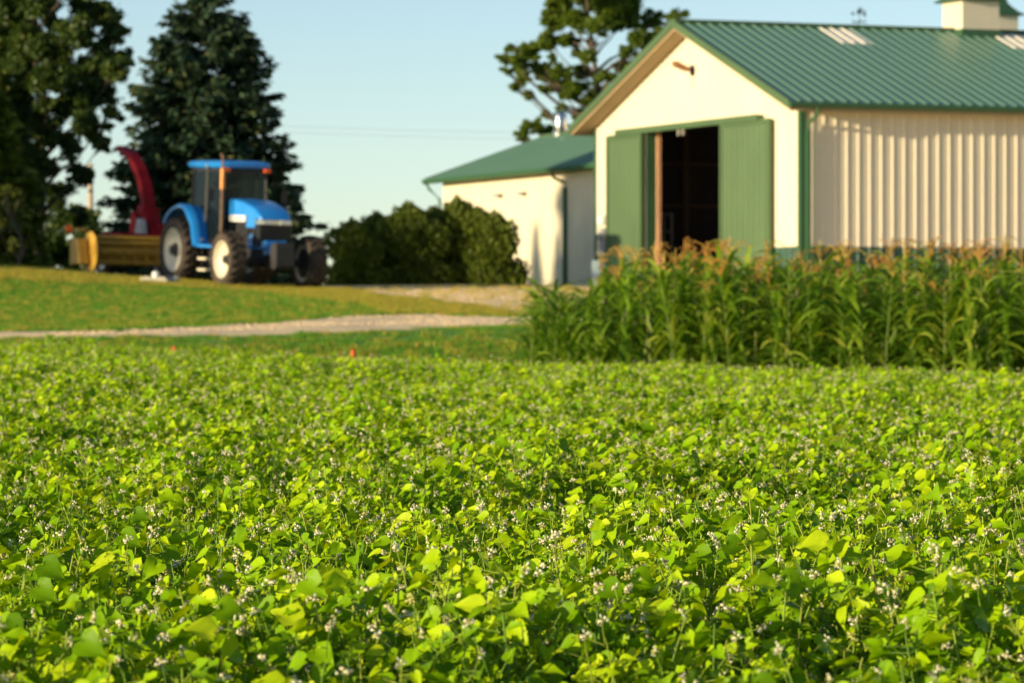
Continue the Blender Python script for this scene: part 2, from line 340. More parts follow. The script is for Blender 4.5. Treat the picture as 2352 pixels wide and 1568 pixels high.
# ---------------------------------------------------------------- grass tufts
M_grass = leafmat('grass_blade', [(.09, .25, .015), (.12, .35, .02), (.18, .40, .03), (.32, .40, .07)], trans=.35, rough=.5, inst=True)
M_straw = leafmat('dry_blade', [(.26, .36, .03), (.46, .42, .05), (.58, .46, .08), (.56, .36, .07)], trans=.3, rough=.6, tcol=(1.2, 1.1, .7), inst=True)
def tuft(k, m, h, nb, name):
    r = np.random.default_rng(300+k); V = []; F = []; RN = []
    for _ in range(nb):
        p = np.array([r.normal()*.06, r.normal()*.06, -.01]); an = r.uniform(0, 6.28); d = np.array([math.cos(an), math.sin(an), 0]); s = np.array([-d[1], d[0], 0])
        hh = h*r.uniform(.5, 1.15); w_ = r.uniform(.003, .006); ln = r.uniform(.2, .9)*hh; n0 = len(V)
        for t, ww in ((0, 1), (.5, .8), (1, .15)):
            c = p+d*ln*t*t+np.array([0, 0, hh*(t-.25*t*t)]); V += [tuple(c+s*w_*ww), tuple(c-s*w_*ww)]
        F += [(n0, n0+1, n0+3, n0+2), (n0+2, n0+3, n0+5, n0+4)]; q = r.random(); RN += [q, q]
    return npmesh(name, V, F, m, RN, link=False)
TG = [tuft(k, M_grass, .075, 34, 'grass_tuft_%d' % k) for k in range(5)]; TS = [tuft(20+k, M_straw, .10, 30, 'dry_tuft_%d' % k) for k in range(5)]
n = 52000; y = rng.uniform(60.5, 106, n)**1.0; u = rng.uniform(-120, 1500, n); x = (u-CX)/FP*y; z = zone(u, y, x, y); row = row_of(x, y)
inc = rng.random(n) < y/106
for zz, T, nm, lab in ((1, TG, 'lawn_grass', 'short green grass blades of the lawn'), (3, TS, 'dry_grass', 'yellow dry grass blades along the crest')):
    k = (z == zz) & inc
    if zz == 3: k |= (z == 1) & (rng.random(n) < .12); k |= (z == 4) & (rng.random(n) < .03)
    else: k |= (z == 3) & (rng.random(n) < .8)
    kk = np.where(k)[0]; m_ = len(kk); s = rng.uniform(.7, 1.25, m_)
    s = np.where((y[kk] < 68), s*1.35, s)
    scatter(nm, np.stack([x[kk], y[kk], grnd(x[kk], y[kk])], 1), np.stack([rng.normal(0, .1, m_), rng.normal(0, .1, m_), rng.uniform(0, 6.28, m_)], 1), s, rng.integers(0, 5, m_), T, lab)
# pebbles on lane and yard
M_peb = mat('pebble', (.74, .55, .34), .85, .3, 2, col2=(.92, .74, .48))
PB = []
for k in range(4):
    r = np.random.default_rng(k); PB.append(npmesh('pebble_%d' % k, OCT*r.uniform(.6, 1.1, (6, 3))*(.016, .014, .009), [(a, b, c) for a, b, c in OF], M_peb, link=False))
n = 26000; y = rng.uniform(66, 104, n); u = rng.uniform(-100, 1400, n); x = (u-CX)/FP*y; z = zone(u, y, x, y); k = (z == 2) | ((z == 4) & (rng.random(n) < .6)); m_ = k.sum()
scatter('loose_gravel', np.stack([x[k], y[k], grnd(x[k], y[k])+.004], 1), rng.uniform(0, 6.28, (m_, 3))*(.05, .05, 1), rng.uniform(.5, 1.9, m_), rng.integers(0, 4, m_), PB, 'loose stones of the pale gravel lane and yard')
# ---------------------------------------------------------------- barns
M_cream = mat('cream_steel', (.70, .63, .47), .42, .07, 1.4, spec=.4, stretch=(1, 1, .22))
M_green = mat('green_steel', (.07, .125, .05), .42, .08, .8, spec=.4)
M_trim = mat('green_trim', (.04, .11, .05), .45, .1, 1.5, spec=.4)
M_roof = mat('green_roof_steel', (.125, .25, .17), .34, .07, .35, spec=.6)
M_wain = mat('dark_green_steel', (.02, .075, .05), .45, .1, 1)
M_soffit = mat('beige_soffit', (.36, .27, .15), .7, .08, 2)
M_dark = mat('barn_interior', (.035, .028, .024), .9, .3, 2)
M_wood = mat('weathered_wood', (.66, .36, .20), .75, .25, 3, stretch=(4, 4, .4), bump=.3)
M_timber = mat('dark_timber', (.09, .06, .04), .85, .3, 3, stretch=(4, 4, .5))
M_sky = mat('translucent_panel', (.78, .74, .62), .4, .05, 2)
M_conc = mat('concrete', (.34, .32, .29), .85, .15, 3, bump=.3)
M_white = mat('white_paint', (.78, .77, .73), .5, .05, 3)
M_gbox = mat('grey_box', (.30, .31, .32), .5, .1, 3)
M_black = mat('black_paint', (.012, .012, .013), .45, .2, 4)
M_steel = mat('galvanised_steel', (.62, .63, .64), .25, .08, 6, metal=1)
M_vane = mat('weathered_copper', (.05, .055, .05), .5, .2, 8, metal=.6)

def bps(u0, u1, pitch=.305, h=.022, off=0., extra=()):
    """profile of a ribbed steel sheet: (u, height) breakpoints"""
    P = [(u0, 0)]; c = math.floor(u0/pitch)*pitch+off
    while c < u1+pitch:
        for a, b in ((-.036, 0), (-.016, h), (.016, h), (.036, 0), (pitch/3-.008, 0), (pitch/3, .004), (pitch/3+.008, 0), (2*pitch/3-.008, 0), (2*pitch/3, .004), (2*pitch/3+.008, 0)):
            if u0 < c+a < u1: P.append((c+a, b))
        c += pitch
    P.append((u1, 0)); P.sort()
    for e in extra:
        for i in range(len(P)-1):
            if P[i][0] < e < P[i+1][0]:
                t = (e-P[i][0])/(P[i+1][0]-P[i][0]); P.insert(i+1, (e, P[i][1]*(1-t)+P[i+1][1]*t)); break
    return P
def sheet(mb, P, pos, vb, vt):
    for (ua, na), (ub, nb) in zip(P, P[1:]):
        m = (ua+ub)/2; b = vb(m) if callable(vb) else vb
        ta, tb = (vt(ua), vt(ub)) if callable(vt) else (vt, vt)
        if ta <= b and tb <= b: continue
        mb.add([pos(ua, na, b), pos(ub, nb, b), pos(ub, nb, tb), pos(ua, na, ta)], [(0, 1, 2, 3)])
def barn(name, org, rz, W, Ln, H, S, o, s, label, th=.20, door=None, wain=.92, front_only=False, walls_ribbed=True, group=None, roof_panels=()):
    """local frame: gable wall at x=0 (y 0..W), long side wall at y=0 (x 0..Ln) when ridge runs along x"""
    rt = empty(name, org, label, 'barn', group, rz)
    topf = lambda y: H+S*min(max(y, 0), W-max(y, 0))
    dz = 0 if not door else door[2]
    def build_walls(z0f, z1f, nm, m, skipdoor=True):
        mb = MB(); ex = (W/2,)+((door[0], door[1]) if door else ())
        def zb(u, z0=z0f): return max(z0, door[2]) if (door and door[0] < u < door[1]) else z0
        top = (lambda u: topf(u)) if z1f is None else z1f
        sheet(mb, bps(0, W, extra=ex), lambda u, n, v: (-n, u, v), zb, top)
        sheet(mb, bps(0, Ln), lambda u, n, v: (u, -n, v), z0f, H if z1f is None else z1f)
        sheet(mb, bps(0, Ln), lambda u, n, v: (u, W+n, v), z0f, H if z1f is None else z1f)
        sheet(mb, bps(0, W, extra=(W/2,)), lambda u, n, v: (Ln+n, u, v), z0f, top)
        return mb.build(nm, m, rt)
    build_walls(wain, None, 'wall', M_cream)
    build_walls(-.35, wain-.003, 'wainscot', M_wain)
    zr = H+S*W/2+th; hw = W/2+s
    mb = MB()
    for sg in (-1, 1):
        sheet(mb, bps(-o, Ln+o, off=.07, h=.028), lambda u, n, v, sg=sg: (u, W/2+sg*v, zr-S*v+n), 0, hw)
    rf = mb.build('roof', M_roof, rt)
    mb = MB()                                                            # soffit board under the overhangs, inside the roof thickness
    for sg in (-1, 1):
        y0, y1 = W/2, W/2+sg*hw; a = .03; b = th-.02
        pts = [(y0, zr-a), (y1, zr-S*hw-a), (y1, zr-S*hw-b), (y0, zr-b)]
        mb.prism(pts, -o+.02, Ln+o-.02, 'x')
    mb.build('soffit', M_soffit, rt)
    mb = MB()                                                            # rake boards and eave gutters
    for sg in (-1, 1):
        y1 = W/2+sg*(hw+.02)
        for xa, xb in ((-o-.035, -o+.018), (Ln+o-.018, Ln+o+.035)):
            mb.prism([(W/2, zr+.035), (y1, zr-S*hw+.035), (y1, zr-S*hw-.16), (W/2, zr-.16)], xa, xb, 'x')
    mb.box(-o-.04, Ln+o+.04, W/2-.16, W/2+.16, zr-.03, zr+.045)
    mb.build('rake_trim', M_green, rt)
    mb = MB()
    for sg in (-1, 1):
        ye = W/2+sg*hw; ze = zr-S*hw
        pr = [(ye, ze-.01), (ye+sg*.11, ze-.01), (ye+sg*.12, ze-.06), (ye+sg*.08, ze-.14), (ye, ze-.15)]
        mb.prism(pr, -o-.02, Ln+o+.02, 'x')
    mb.build('gutter', M_trim, rt)
    for y in (0, W):
        mb = MB(); q = -1 if y == 0 else 1
        mb.box(-.032, .13, *(sorted((y+q*.03, y+q*.034))), -.3, H-.02)
        mb.box(-.036, -.032, *(sorted((y+q*.034, y-q*.10))), -.3, H-.02)
        mb.build('corner_trim', M_trim, rt)
    return rt, rf, zr
GD = math.atan2(.383, .924)
B1 = Vector((6.80, 97.0, EYE+1.2)); W1, H1, S1 = 12.0, 4.22, .36
barn1, roof1, zr1 = barn('pole_barn', B1, GD, W1, 18.0, H1, S1, .53, .47, 'cream steel barn with green roof and half open green sliding doors', th=.24, door=(3.1, 8.79, 4.08))
def b1w(x, y, z): c, s = math.cos(GD), math.sin(GD); return Vector((B1.x+c*x-s*y, B1.y+s*x+c*y, B1.z+z))
# downspout at the near corner
mb = MB(); yg = 6-6.47-.07
mb.tube([(.18, yg, zr1-S1*6.47-.12), (.20, yg+.10, zr1-S1*6.47-.32), (.16, -.10, H1-.40), (.15, -.10, H1-.6)], .045, 8); mb.box(.105, .195, -.14, -.05, -.2, H1-.55)
mb.build('downspout', M_trim, barn1)
# roof light panels (real sheets just proud of the roof)
for x0, k in ((3.36, 3), (8.25, 3), (13.2, 3)):
    mb = MB(); sheet(mb, bps(x0, x0+.305*k, off=.07, h=.028), lambda u, n, v: (u, 6-v, zr1-S1*v+n+.006), .25, 1.55); mb.build('roof_light', M_sky, barn1)
# sliding doors on an overhead track
def slide(y0, y1, zt, nm='sliding_door'):
    mb = MB(); sheet(mb, bps(y0, y1, h=.010), lambda u, n, v: (-.13-n, u, v), -.05, zt)
    mb.box(-.125, -.075, y0, y1, -.05, zt); d = mb.build(nm, M_green, barn1)
    t = MB()
    for a, b in ((y0-.012, y0+.10), (y1-.10, y1+.012)): t.box(-.158, -.072, a, b, -.06, zt)
    t.box(-.158, -.072, y0+.101, y1-.101, zt-.10, zt+.02); t.box(-.158, -.072, y0+.101, y1-.101, -.06, .1)
    t.build('door_frame', M_green, d); return d
slide(1.37, 4.12, 3.98); slide(8.80, 11.0, 3.98)
mb = MB(); mb.box(-.19, -.05, 1.95, 10.35, 4.0, 4.11); mb.box(-.20, -.185, 1.95, 10.35, 3.97, 4.12); mb.build('door_track', M_green, barn1)
for y in (6.35, 6.62):
    mb = MB(); mb.box(-.10, -.06, y, y+.10, 3.86, 3.99); mb.lathe([(.05, -.02), (.05, .02)], 12, 'x', (-.08, y+.05, 3.86))
    mb.build('track_hanger', M_conc, barn1)
mb = MB()
mb.box(.0, .27, 8.79, 8.84, 0, 4.08); mb.box(0, .27, 3.05, 3.10, 0, 4.08); mb.box(0, .27, 3.10, 8.79, 4.08, 4.13); mb.build('door_jamb', M_trim, barn1)
mb = MB(); mb.box(.275, .385, 8.74, 8.86, 0, 4.4); mb.build('door_post', M_wood, barn1)
# interior: liner, posts, girts, floor
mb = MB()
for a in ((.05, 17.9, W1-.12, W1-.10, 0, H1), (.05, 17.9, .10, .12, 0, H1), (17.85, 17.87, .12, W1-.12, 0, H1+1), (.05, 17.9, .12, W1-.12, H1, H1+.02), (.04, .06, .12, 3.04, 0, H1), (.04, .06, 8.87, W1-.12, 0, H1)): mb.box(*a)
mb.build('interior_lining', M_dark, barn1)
mb = MB()
for x in (2.4, 4.8, 7.2, 9.6): mb.box(x, x+.15, W1-.30, W1-.125, 0, H1)
for z in (1.1, 2.2, 3.3): mb.box(.1, 17.8, W1-.20, W1-.13, z, z+.09)
mb.build('wall_framing', M_timber, barn1)
mb = MB(); mb.box(.0, 17.85, .12, W1-.12, -.1, .02); mb.build('floor_slab', M_conc, barn1)
M_shade = mat('brown_shade', (.30, .15, .07), .6, .2, 5)
# gable lamp on an arm
mb = MB(); mb.box(-.06, -.02, 5.87, 6.05, 5.28, 5.48); mb.tube([(-.05, 5.96, 5.40), (-.2, 5.96, 5.46), (-.30, 5.96, 5.5)], .035, 8)
lamp = mb.build('floodlight', M_black, barn1)
mb = MB(); mb.prism([(-.16, 5.37), (-.16, 5.47), (-.52, 5.63), (-.56, 5.58), (-.50, 5.49)], 5.83, 6.09, 'y'); mb.build('lamp_shade', M_shade, lamp, bevel=.01)
mb = MB(); mb.tube([(-.05, 5.94, 5.30), (-.06, 5.94, 5.12), (-.10, 5.96, 5.0), (-.04, 5.98, 5.1)], .01, 6); mb.build('lamp_cable', M_gbox, lamp)
# cupola: square body with clapboard sides, base and flared roof
def cupola(par, x, y, zb, a=1.05, bh=.72, vane=False):
    h = a/2; mb = MB()
    for i in range(int(bh/.09)):
        z = zb+.0+i*.09; mb.loft([[(x-h-e, y-h-e, zz), (x+h+e, y-h-e, zz), (x+h+e, y+h+e, zz), (x-h-e, y+h+e, zz)] for e, zz in ((.012, z), (0, z+.09))])
    b = mb.build('cupola', M_cream, par)
    mb = MB(); mb.box(x-h-.03, x+h+.03, y-h-.03, y+h+.03, zb-.50, zb-.002); mb.build('cupola_base', M_trim, b)
    mb = MB(); zt = zb+int(bh/.09)*.09+.002; prof = [(h+.16, 0), (h+.17, .035), (h+.02, .13), (h-.15, .30), (h-.30, .52), (h-.42, .80), (.03, 1.02)]
    mb.loft([[(x+sx*q, y+sy*q, zt+zz) for sx, sy in ((-1, -1), (1, -1), (1, 1), (-1, 1))] for q, zz in prof]); mb.build('cupola_roof', M_trim, b)
    return b
cupola(barn1, 7.85, 6.0, zr1+.0)
# cupboards, boxes at the far corner of the gable
mb = MB(); mb.box(-.22, -.03, 11.32, 11.80, .05, .78); mb.build('meter_cabinet', M_white, barn1, bevel=.01)
mb = MB(); mb.box(-.16, -.03, 11.18, 11.45, .95, 1.62); mb.lathe([(.10, -.08), (.10, 0)], 16, 'x', (-.16, 11.31, 1.4)); mb.build('electric_meter', M_gbox, barn1, bevel=.008)
mb = MB(); mb.box(-.14, -.03, 11.30, 11.62, 1.72, 1.95); mb.build('junction_box', M_white, barn1, bevel=.01)
# things in the doorway
t = empty('storage_rack', b1w(1.2, 11.2, .02), 'grey metal rack standing inside the dark barn doorway', 'rack', None, GD)
mb = MB()
for x in (-.5, .5):
    for y in (-.25, .25): mb.box(x-.025, x+.025, y-.025, y+.025, 0, 2.0)
mb.build('rack_frame', M_gbox, t)
mb = MB()
for z in (.3, .9, 1.5, 1.95): mb.box(-.52, .52, -.27, .27, z, z+.03)
mb.build('shelf', M_gbox, t)
M_teal = mat('teal_plastic', (.015, .09, .09), .4, .1, 3)
t = empty('barrel', b1w(.55, 4.75, .02), 'dark teal barrel just inside the right half of the barn doorway', 'barrel', None, GD)
mb = MB(); mb.lathe([(.27, 0), (.29, .02), (.29, .28), (.305, .30), (.29, .32), (.29, .60), (.305, .62), (.29, .64), (.29, .90), (.27, .93)], 28, 'z'); mb.build('drum', M_teal, t, smooth=True)
mb = MB(); mb.lathe([(.04, .93), (.04, .97), (.0, .98)], 12, 'z', (.14, 0, 0)); mb.tube([(0, 0, .93), (0, 0, 1.15), (.12, 0, 1.2)], .025, 8); mb.build('pump', M_black, t)

# ---------------------------------------------------------------- second barn (low wall towards us, ridge runs along local x)
GD2 = GD+math.pi/2
c2, s2 = math.cos(GD), math.sin(GD)
B2 = Vector((3.5, 113.4, EYE+1.2))                                        # near end of the visible wall
def b2p(a, b, z): return Vector((B2.x+c2*a-s2*b, B2.y+s2*a+c2*b, B2.z+z))   # a: across (away), b: along the wall (away left)
# frame for barn(): x along the ridge (g direction), y across; mirrored by starting from the far-side wall
org2 = b2p(7.2, 0, 0)
barn2, roof2, zr2 = barn('low_barn', org2, GD2, 7.2, 14.7, 3.62, .35, .42, .42, 'low cream barn with green roof behind the big barn and hedge', th=.16, wain=.02)
def b2l(a, b, z): return (b, 7.2-a, z)                                      # into barn2's local frame
mb = MB(); e = 7.2+.42+.06; ze = zr2-.35*(3.6+.42)
mb.tube([(5.0, e, ze-.1), (5.0, e-.05, ze-.3), (5.0, 7.29, 3.2), (5.0, 7.29, 3.0)], .05, 8); mb.box(4.95, 5.05, 7.245, 7.33, -.2, 3.05); mb.build('downspout', M_trim, barn2)
mb = MB(); mb.tube([(14.9, e, ze-.1), (14.9, e-.1, ze-.3), (14.72, 7.3, ze-.62), (14.72, 7.3, 0)], .045, 8); mb.build('downspout', M_trim, barn2)
for y in (10.02, 8.17):
    mb = MB(); mb.box(y-.22, y+.22, 7.23, 7.36, 2.98, 3.03); mb.box(y-.24, y+.24, 7.33, 7.37, 2.94, 3.04); mb.build('door_hood', M_gbox, barn2)
t = empty('flue', b2p(3.6, 13.9, zr2-3.62+2.6), 'shiny metal flue with a cap on the ridge of the low barn', 'flue')
t.location.z = EYE+5.42
mb = MB(); mb.lathe([(.15, 0), (.15, .75)], 24, 'z'); mb.lathe([(.24, .72), (.27, .76), (.27, .82), (.21, .86)], 24, 'z'); mb.build('pipe', M_steel, t, smooth=True)
mb = MB(); mb.lathe([(.18, .861), (.20, .9), (.20, 1.42), (.17, 1.47), (0, 1.52)], 24, 'z'); mb.build('flue_cap', M_steel, t, smooth=True)

# ---------------------------------------------------------------- third barn, only its ridge furniture shows
org3 = Vector((B1.x-.383*20, B1.y+.924*20, EYE+1.2)); s0 = 13.6
org3 = org3+Vector((.924*s0, .383*s0, 0))
barn3, roof3, zr3 = barn('rear_barn', org3, GD, 14.0, 20.0, 5.45, .36, .5, .4, 'barn behind the big barn, its ridge and cupola just showing', th=.22)
print('barn3 ridge E', zr3+1.2)
cupola(barn3, 20.5-s0-.2, 7.0, zr3+.22, vane=False, bh=.5)
vx = 15.5-s0
vn = empty('weathervane', (0, 0, 0), 'thin dark weathervane standing on a ridge against the sky', 'weathervane')
p3 = Vector((org3.x+c2*vx-s2*7.0, org3.y+s2*vx+c2*7.0, org3.z+zr3)); vn.location = p3; vn.rotation_euler = (0, 0, .25); vn.scale = (.7, .7, .85)
mb = MB(); mb.tube([(0, 0, -.05), (0, 0, 1.0)], .018, 8); mb.lathe([(0, -.05), (.05, 0), (0, .05)], 12, 'z', (0, 0, .3)); mb.build('rod', M_vane, vn)
mb = MB()
for a in (0, math.pi/2): mb.tube([(-.26*math.cos(a), -.26*math.sin(a), .42), (.26*math.cos(a), .26*math.sin(a), .42)], .012, 6)
for k in range(4):
    a = k*math.pi/2; q = Vector((.28*math.cos(a), .28*math.sin(a), .42)); mb.box(q.x-.03, q.x+.03, q.y-.01, q.y+.01, .37, .47)
mb.build('compass_arms', M_vane, vn)
mb = MB(); mb.tube([(-.38, 0, .72), (.28, 0, .72)], .013, 6); mb.prism([(-.40, .72), (-.28, .80), (-.28, .64)], -.012, .012, 'y')
mb.prism([(.14, .72), (.28, .84), (.34, .82), (.26, .72), (.34, .62), (.28, .60)], -.012, .012, 'y'); mb.prism([(-.10, .74), (-.08, .86), (-.02, .92), (.0, .84), (.08, .88), (.14, .96), (.16, .84), (.08, .74)], -.015, .015, 'y'); mb.build('arrow', M_vane, vn)
# ---------------------------------------------------------------- tractor (x forward, y to its left, z up; origin on the ground under the rear axle)
M_blue = mat('blue_paint', (.018, .24, .70), .28, .06, 2, spec=.5, coat=.4)
M_rubber = mat('tyre_rubber', (.024, .020, .017), .85, .35, 5, col2=(.10, .072, .048), bump=.3)
M_rim = mat('cream_rim', (.72, .66, .50), .45, .08, 3)
M_hub = mat('dark_hub', (.03, .03, .032), .6, .3, 6)
M_glass = glassmat('cab_glass', alpha=.30)
M_chrome = mat('chrome', (.75, .74, .72), .16, .05, 5, metal=1)
M_rust = mat('rusty_pipe', (.16, .10, .06), .6, .4, 12, metal=.5)
M_orange = mat('orange_lens', (.75, .10, .01), .3, .05, 5, emit=(.9, .12, .01, .05))
M_engine = mat('engine_black', (.02, .02, .021), .6, .4, 6)
M_grille = mat('grille', (.012, .012, .013), .5, .3, 90)
M_red = mat('faded_red_paint', (.22, .006, .010), .6, .3, 2.5, spec=.15)
M_yel = mat('yellow_paint', (.50, .29, .035), .5, .18, 3)
M_seat = mat('seat_cloth', (.02, .025, .035), .9, .2, 5)
HX, HYD = .47, -.883
fa = Vector(((616-CX)/FP*99.5, 99.5)); ra = fa-Vector((HX, HYD))*3.05
h3 = Vector((HX, HYD, 0)).normalized(); l3 = Vector((-h3.y, h3.x, 0))            # l3: tractor's left
def gz(p): return g1(p.x, p.y)
def on_slope(o, a, fwd, left, dx, hw, roll=.25):
    """stand o on the ground at a: contact points at a and a+fwd*dx, +-hw sideways"""
    A3 = Vector((a.x, a.y, 0)); pr = [A3+left*hw, A3-left*hw]; pf = [A3+fwd*dx+left*hw, A3+fwd*dx-left*hw]
    zr_ = sum(gz(p) for p in pr)/2; zf_ = sum(gz(p) for p in pf)/2; zl = (gz(pr[0])+gz(pf[0]))/2; zq = (gz(pr[1])+gz(pf[1]))/2
    X = (fwd*dx+Vector((0, 0, zf_-zr_))).normalized(); Yv = (left*2*hw+Vector((0, 0, (zl-zq)*roll))).normalized(); Zv = X.cross(Yv).normalized(); Yv = Zv.cross(X)
    Mx = Matrix((X, Yv, Zv)).transposed().to_4x4(); Mx.translation = Vector((a.x, a.y, zr_)); o.matrix_world = Mx
tr = empty('tractor', (0, 0, 0), 'blue farm tractor with glass cab and upright exhaust parked on the grass crest', 'tractor')
on_slope(tr, ra, h3, l3, 3.05, .95)
pass
def wheel(par, x, y, Rr, w, rimr, out, front, dz=0):
    """out: +1 when the outer face looks to +y"""
    c = (x, y, Rr-.015+dz); mb = MB(); hw = w/2; s = Rr-.045
    mb.lathe([(rimr, -hw*.86), (rimr+.05, -hw*.98), (s-.09, -hw), (s-.03, -hw*.93), (s, -hw*.6), (s+.005, 0), (s, hw*.6), (s-.03, hw*.93), (s-.09, hw), (rimr+.05, hw*.98), (rimr, hw*.86), (rimr-.015, hw*.5), (rimr-.015, -hw*.5), (rimr, -hw*.86)], 48, 'y', c)
    nl = 22 if not front else 20
    for k in range(nl):
        for sd in (-1, 1):
            a0 = 2*math.pi*(k+(.5 if sd > 0 else 0))/nl; dv = .20; th_ = .045; vs = []
            for rr, gr in ((s-.012, 0), (Rr, 1)):
                for t in (0, .5, 1):
                    aa = a0+dv*t*t*1.1; yy = sd*hw*(-.06+1.04*t); rx = rr-(.035 if t == 1 else 0)
                    for q in (-1, 1):
                        an = aa+q*(th_*(1-.25*gr)); vs.append((c[0]+rx*math.sin(an), c[1]+yy, c[2]+rx*math.cos(an)))
            mb.add(vs, [(0, 1, 3, 2), (2, 3, 5, 4), (6, 8, 9, 7), (8, 10, 11, 9), (0, 2, 8, 6), (2, 4, 10, 8), (1, 7, 9, 3), (3, 9, 11, 5), (0, 6, 7, 1), (4, 5, 11, 10)])
    wh = mb.build('wheel', M_rubber, par)
    mb = MB(); o = out
    if front: pr = [(rimr+.012, .80), (rimr-.01, .86), (rimr-.035, .80), (rimr-.05, .45), (rimr-.12, .30), (rimr-.20, -.05), (rimr*.40, -.05), (rimr*.36, -.30)]
    else: pr = [(rimr+.012, .86), (rimr-.01, .92), (rimr-.035, .86), (rimr-.05, .70), (rimr-.10, .60), (rimr*.55, .52), (rimr*.34, .50), (rimr*.30, .25)]
    prof = [(r_, o*hw*a_) for r_, a_ in pr]+[(pr[-1][0], -o*hw*.5), (rimr-.02, -o*hw*.5), (rimr-.02, -o*hw*.85), (rimr+.01, -o*hw*.86)]
    mb.lathe(prof+[prof[0]], 40, 'y', c); rm = mb.build('rim', M_rim, wh, smooth=True)
    mb = MB(); a0 = .05 if front else .56; mb.lathe([(rimr*.33, o*hw*a0-o*.12), (rimr*.33, o*hw*a0), (rimr*.24, o*(hw*a0+.03)), (rimr*.20, o*(hw*a0+.12)), (0, o*(hw*a0+.13))], 20, 'y', c)
    for k in range(8): t = k*math.pi/4; mb.lathe([(.014, o*(hw*a0)), (.014, o*(hw*a0+.035)), (0, o*(hw*a0+.036))], 6, 'y', (c[0]+rimr*.30*math.cos(t), c[1], c[2]+rimr*.30*math.sin(t)))
    mb.lathe([(rimr*.80, -o*hw*.30), (rimr*.80, -o*hw*.62), (rimr*.35, -o*hw*.75), (0, -o*hw*.75)], 24, 'y', c)
    mb.build('hub', M_hub, wh)
    return wh
for sd in (-1, 1):
    wheel(tr, 0, sd*1.02, .85, .45, .53, sd, False); wheel(tr, 3.05, sd*1.07, .685, .44, .45, sd, True, -.05 if sd > 0 else 0)
mb = MB()
mb.tube([(0, -.8, .85), (0, .8, .85)], .13, 12); mb.box(-.35, .9, -.28, .28, .62, 1.1); mb.box(.9, 3.3, -.20, .20, .70, 1.05); mb.tube([(3.05, -.85, .62), (3.05, .85, .62)], .09, 12); mb.box(2.85, 3.25, -.18, .18, .50, .80)
mb.box(-.75, -.35, -.12, .12, .45, .65); mb.build('chassis', M_engine, tr, bevel=.015)
mb = MB(); mb.box(1.75, 3.18, -.33, .33, 1.0, 1.62); mb.tube([(2.1, -.36, 1.2), (2.7, -.36, 1.35)], .06, 8)
for k in range(5): mb.box(1.95+k*.22, 2.05+k*.22, -.37, -.30, 1.1, 1.5)
mb.build('engine', M_engine, tr, bevel=.012)
mb = MB(); mb.box(2.75, 3.45, -.29, .29, .93, 1.15); mb.box(2.55, 2.80, -.36, .36, .92, 1.30); mb.box(3.2, 3.5, -.22, .22, .80, .95); mb.build('front_frame', M_blue, tr, bevel=.03)
# bonnet: lofted sections, drooping rounded nose
def sect(x, hw, zt, zb, rd):
    pts = [(x, hw*1.0, zb)]
    for t in range(0, 5): a = t/4*math.pi/2; pts.append((x, hw-rd+rd*math.cos(a), zt-rd+rd*math.sin(a)))
    pts.append((x, 0, zt+.025)); return pts+[(p[0], -p[1], p[2]) for p in pts[::-1] if p[1] > 0]
mb = MB(); mb.loft([sect(1.62, .43, 2.13, 1.74, .05), sect(2.0, .435, 2.12, 1.735, .05), sect(2.4, .435, 2.07, 1.73, .055), sect(2.8, .435, 1.99, 1.70, .06), sect(3.1, .43, 1.90, 1.67, .06), sect(3.28, .42, 1.80, 1.66, .05), sect(3.36, .39, 1.72, 1.655, .05), sect(3.39, .36, 1.675, 1.655, .01)])
mb.box(2.62, 3.12, -.432, -.38, 1.45, 1.70); mb.box(2.62, 3.12, .38, .432, 1.45, 1.70)
mb.build('bonnet', M_blue, tr, smooth=True)
mb = MB(); mb.box(3.10, 3.40, -.425, .425, 1.52, 1.655); hb = mb.build('headlight_band', M_chrome, tr, bevel=.02)
for sd in (-1, 1):
    mb = MB(); mb.box(3.395, 3.412, min(sd*.12, sd*.36), max(sd*.12, sd*.36), 1.54, 1.635); mb.build('headlight', M_white, tr, bevel=.008)
mb = MB(); mb.box(3.11, 3.385, -.415, .415, 1.17, 1.515)
for k in range(9): z = 1.20+k*.035; mb.box(3.386, 3.396, -.38, .38, z, z+.012)
mb.build('grille', M_grille, tr, bevel=.01)
for sd in (-1, 1):
    mb = MB(); y0, y1 = sorted((sd*.437, sd*.445)); mb.box(1.68, 2.58, y0, y1, 1.585, 1.735); d = mb.build('side_decal', M_white, tr)
    y0, y1 = sorted((sd*.4455, sd*.449))
    for k in range(4):
        mb = MB(); mb.box(1.80+k*.15, 1.88+k*.15, y0, y1, 1.62, 1.70); mb.build('decal_mark', M_gbox, d)
# front weights
mb = MB()
for k in range(8): y = -.24+k*.06; mb.prism([(3.60, 1.05), (3.94, 1.12), (3.98, 1.0), (3.98, .55), (3.90, .46), (3.62, .52)], y, y+.055, 'y')
mb.box(3.4, 3.7, -.15, .15, .85, .98); mb.build('front_weights', M_hub, tr, bevel=.006)
# cab
mb = MB()
def post(p, q, a=.035): mb.tube([p, q], a, 6)
C0 = [(-.2, .66), (.78, .70), (1.55, .60)]
for sd in (-1, 1):
    for x, y in C0: post((x, sd*y, 1.05 if x > .5 else 1.55), (x*.97+.02, sd*(y-.04), 2.84))
    mb.tube([(-.2, sd*.66, 1.55), (.55, sd*.70, 1.45), (.78, sd*.70, 1.10), (1.55, sd*.60, 1.05)], .03, 6)
mb.box(-.22, 1.58, -.64, .64, 2.80, 2.86); mb.box(.6, 1.55, -.58, .58, .98, 1.06); mb.box(-.24, -.2, -.62, .62, 1.1, 1.6)
cab = mb.build('cab_frame', M_engine, tr)
mb = MB()
mb.add([(1.56, -.56, 1.08), (1.56, .56, 1.08), (1.52, .53, 2.80), (1.52, -.53, 2.80)], [(0, 1, 2, 3)]); mb.build('windscreen', M_glass, tr)
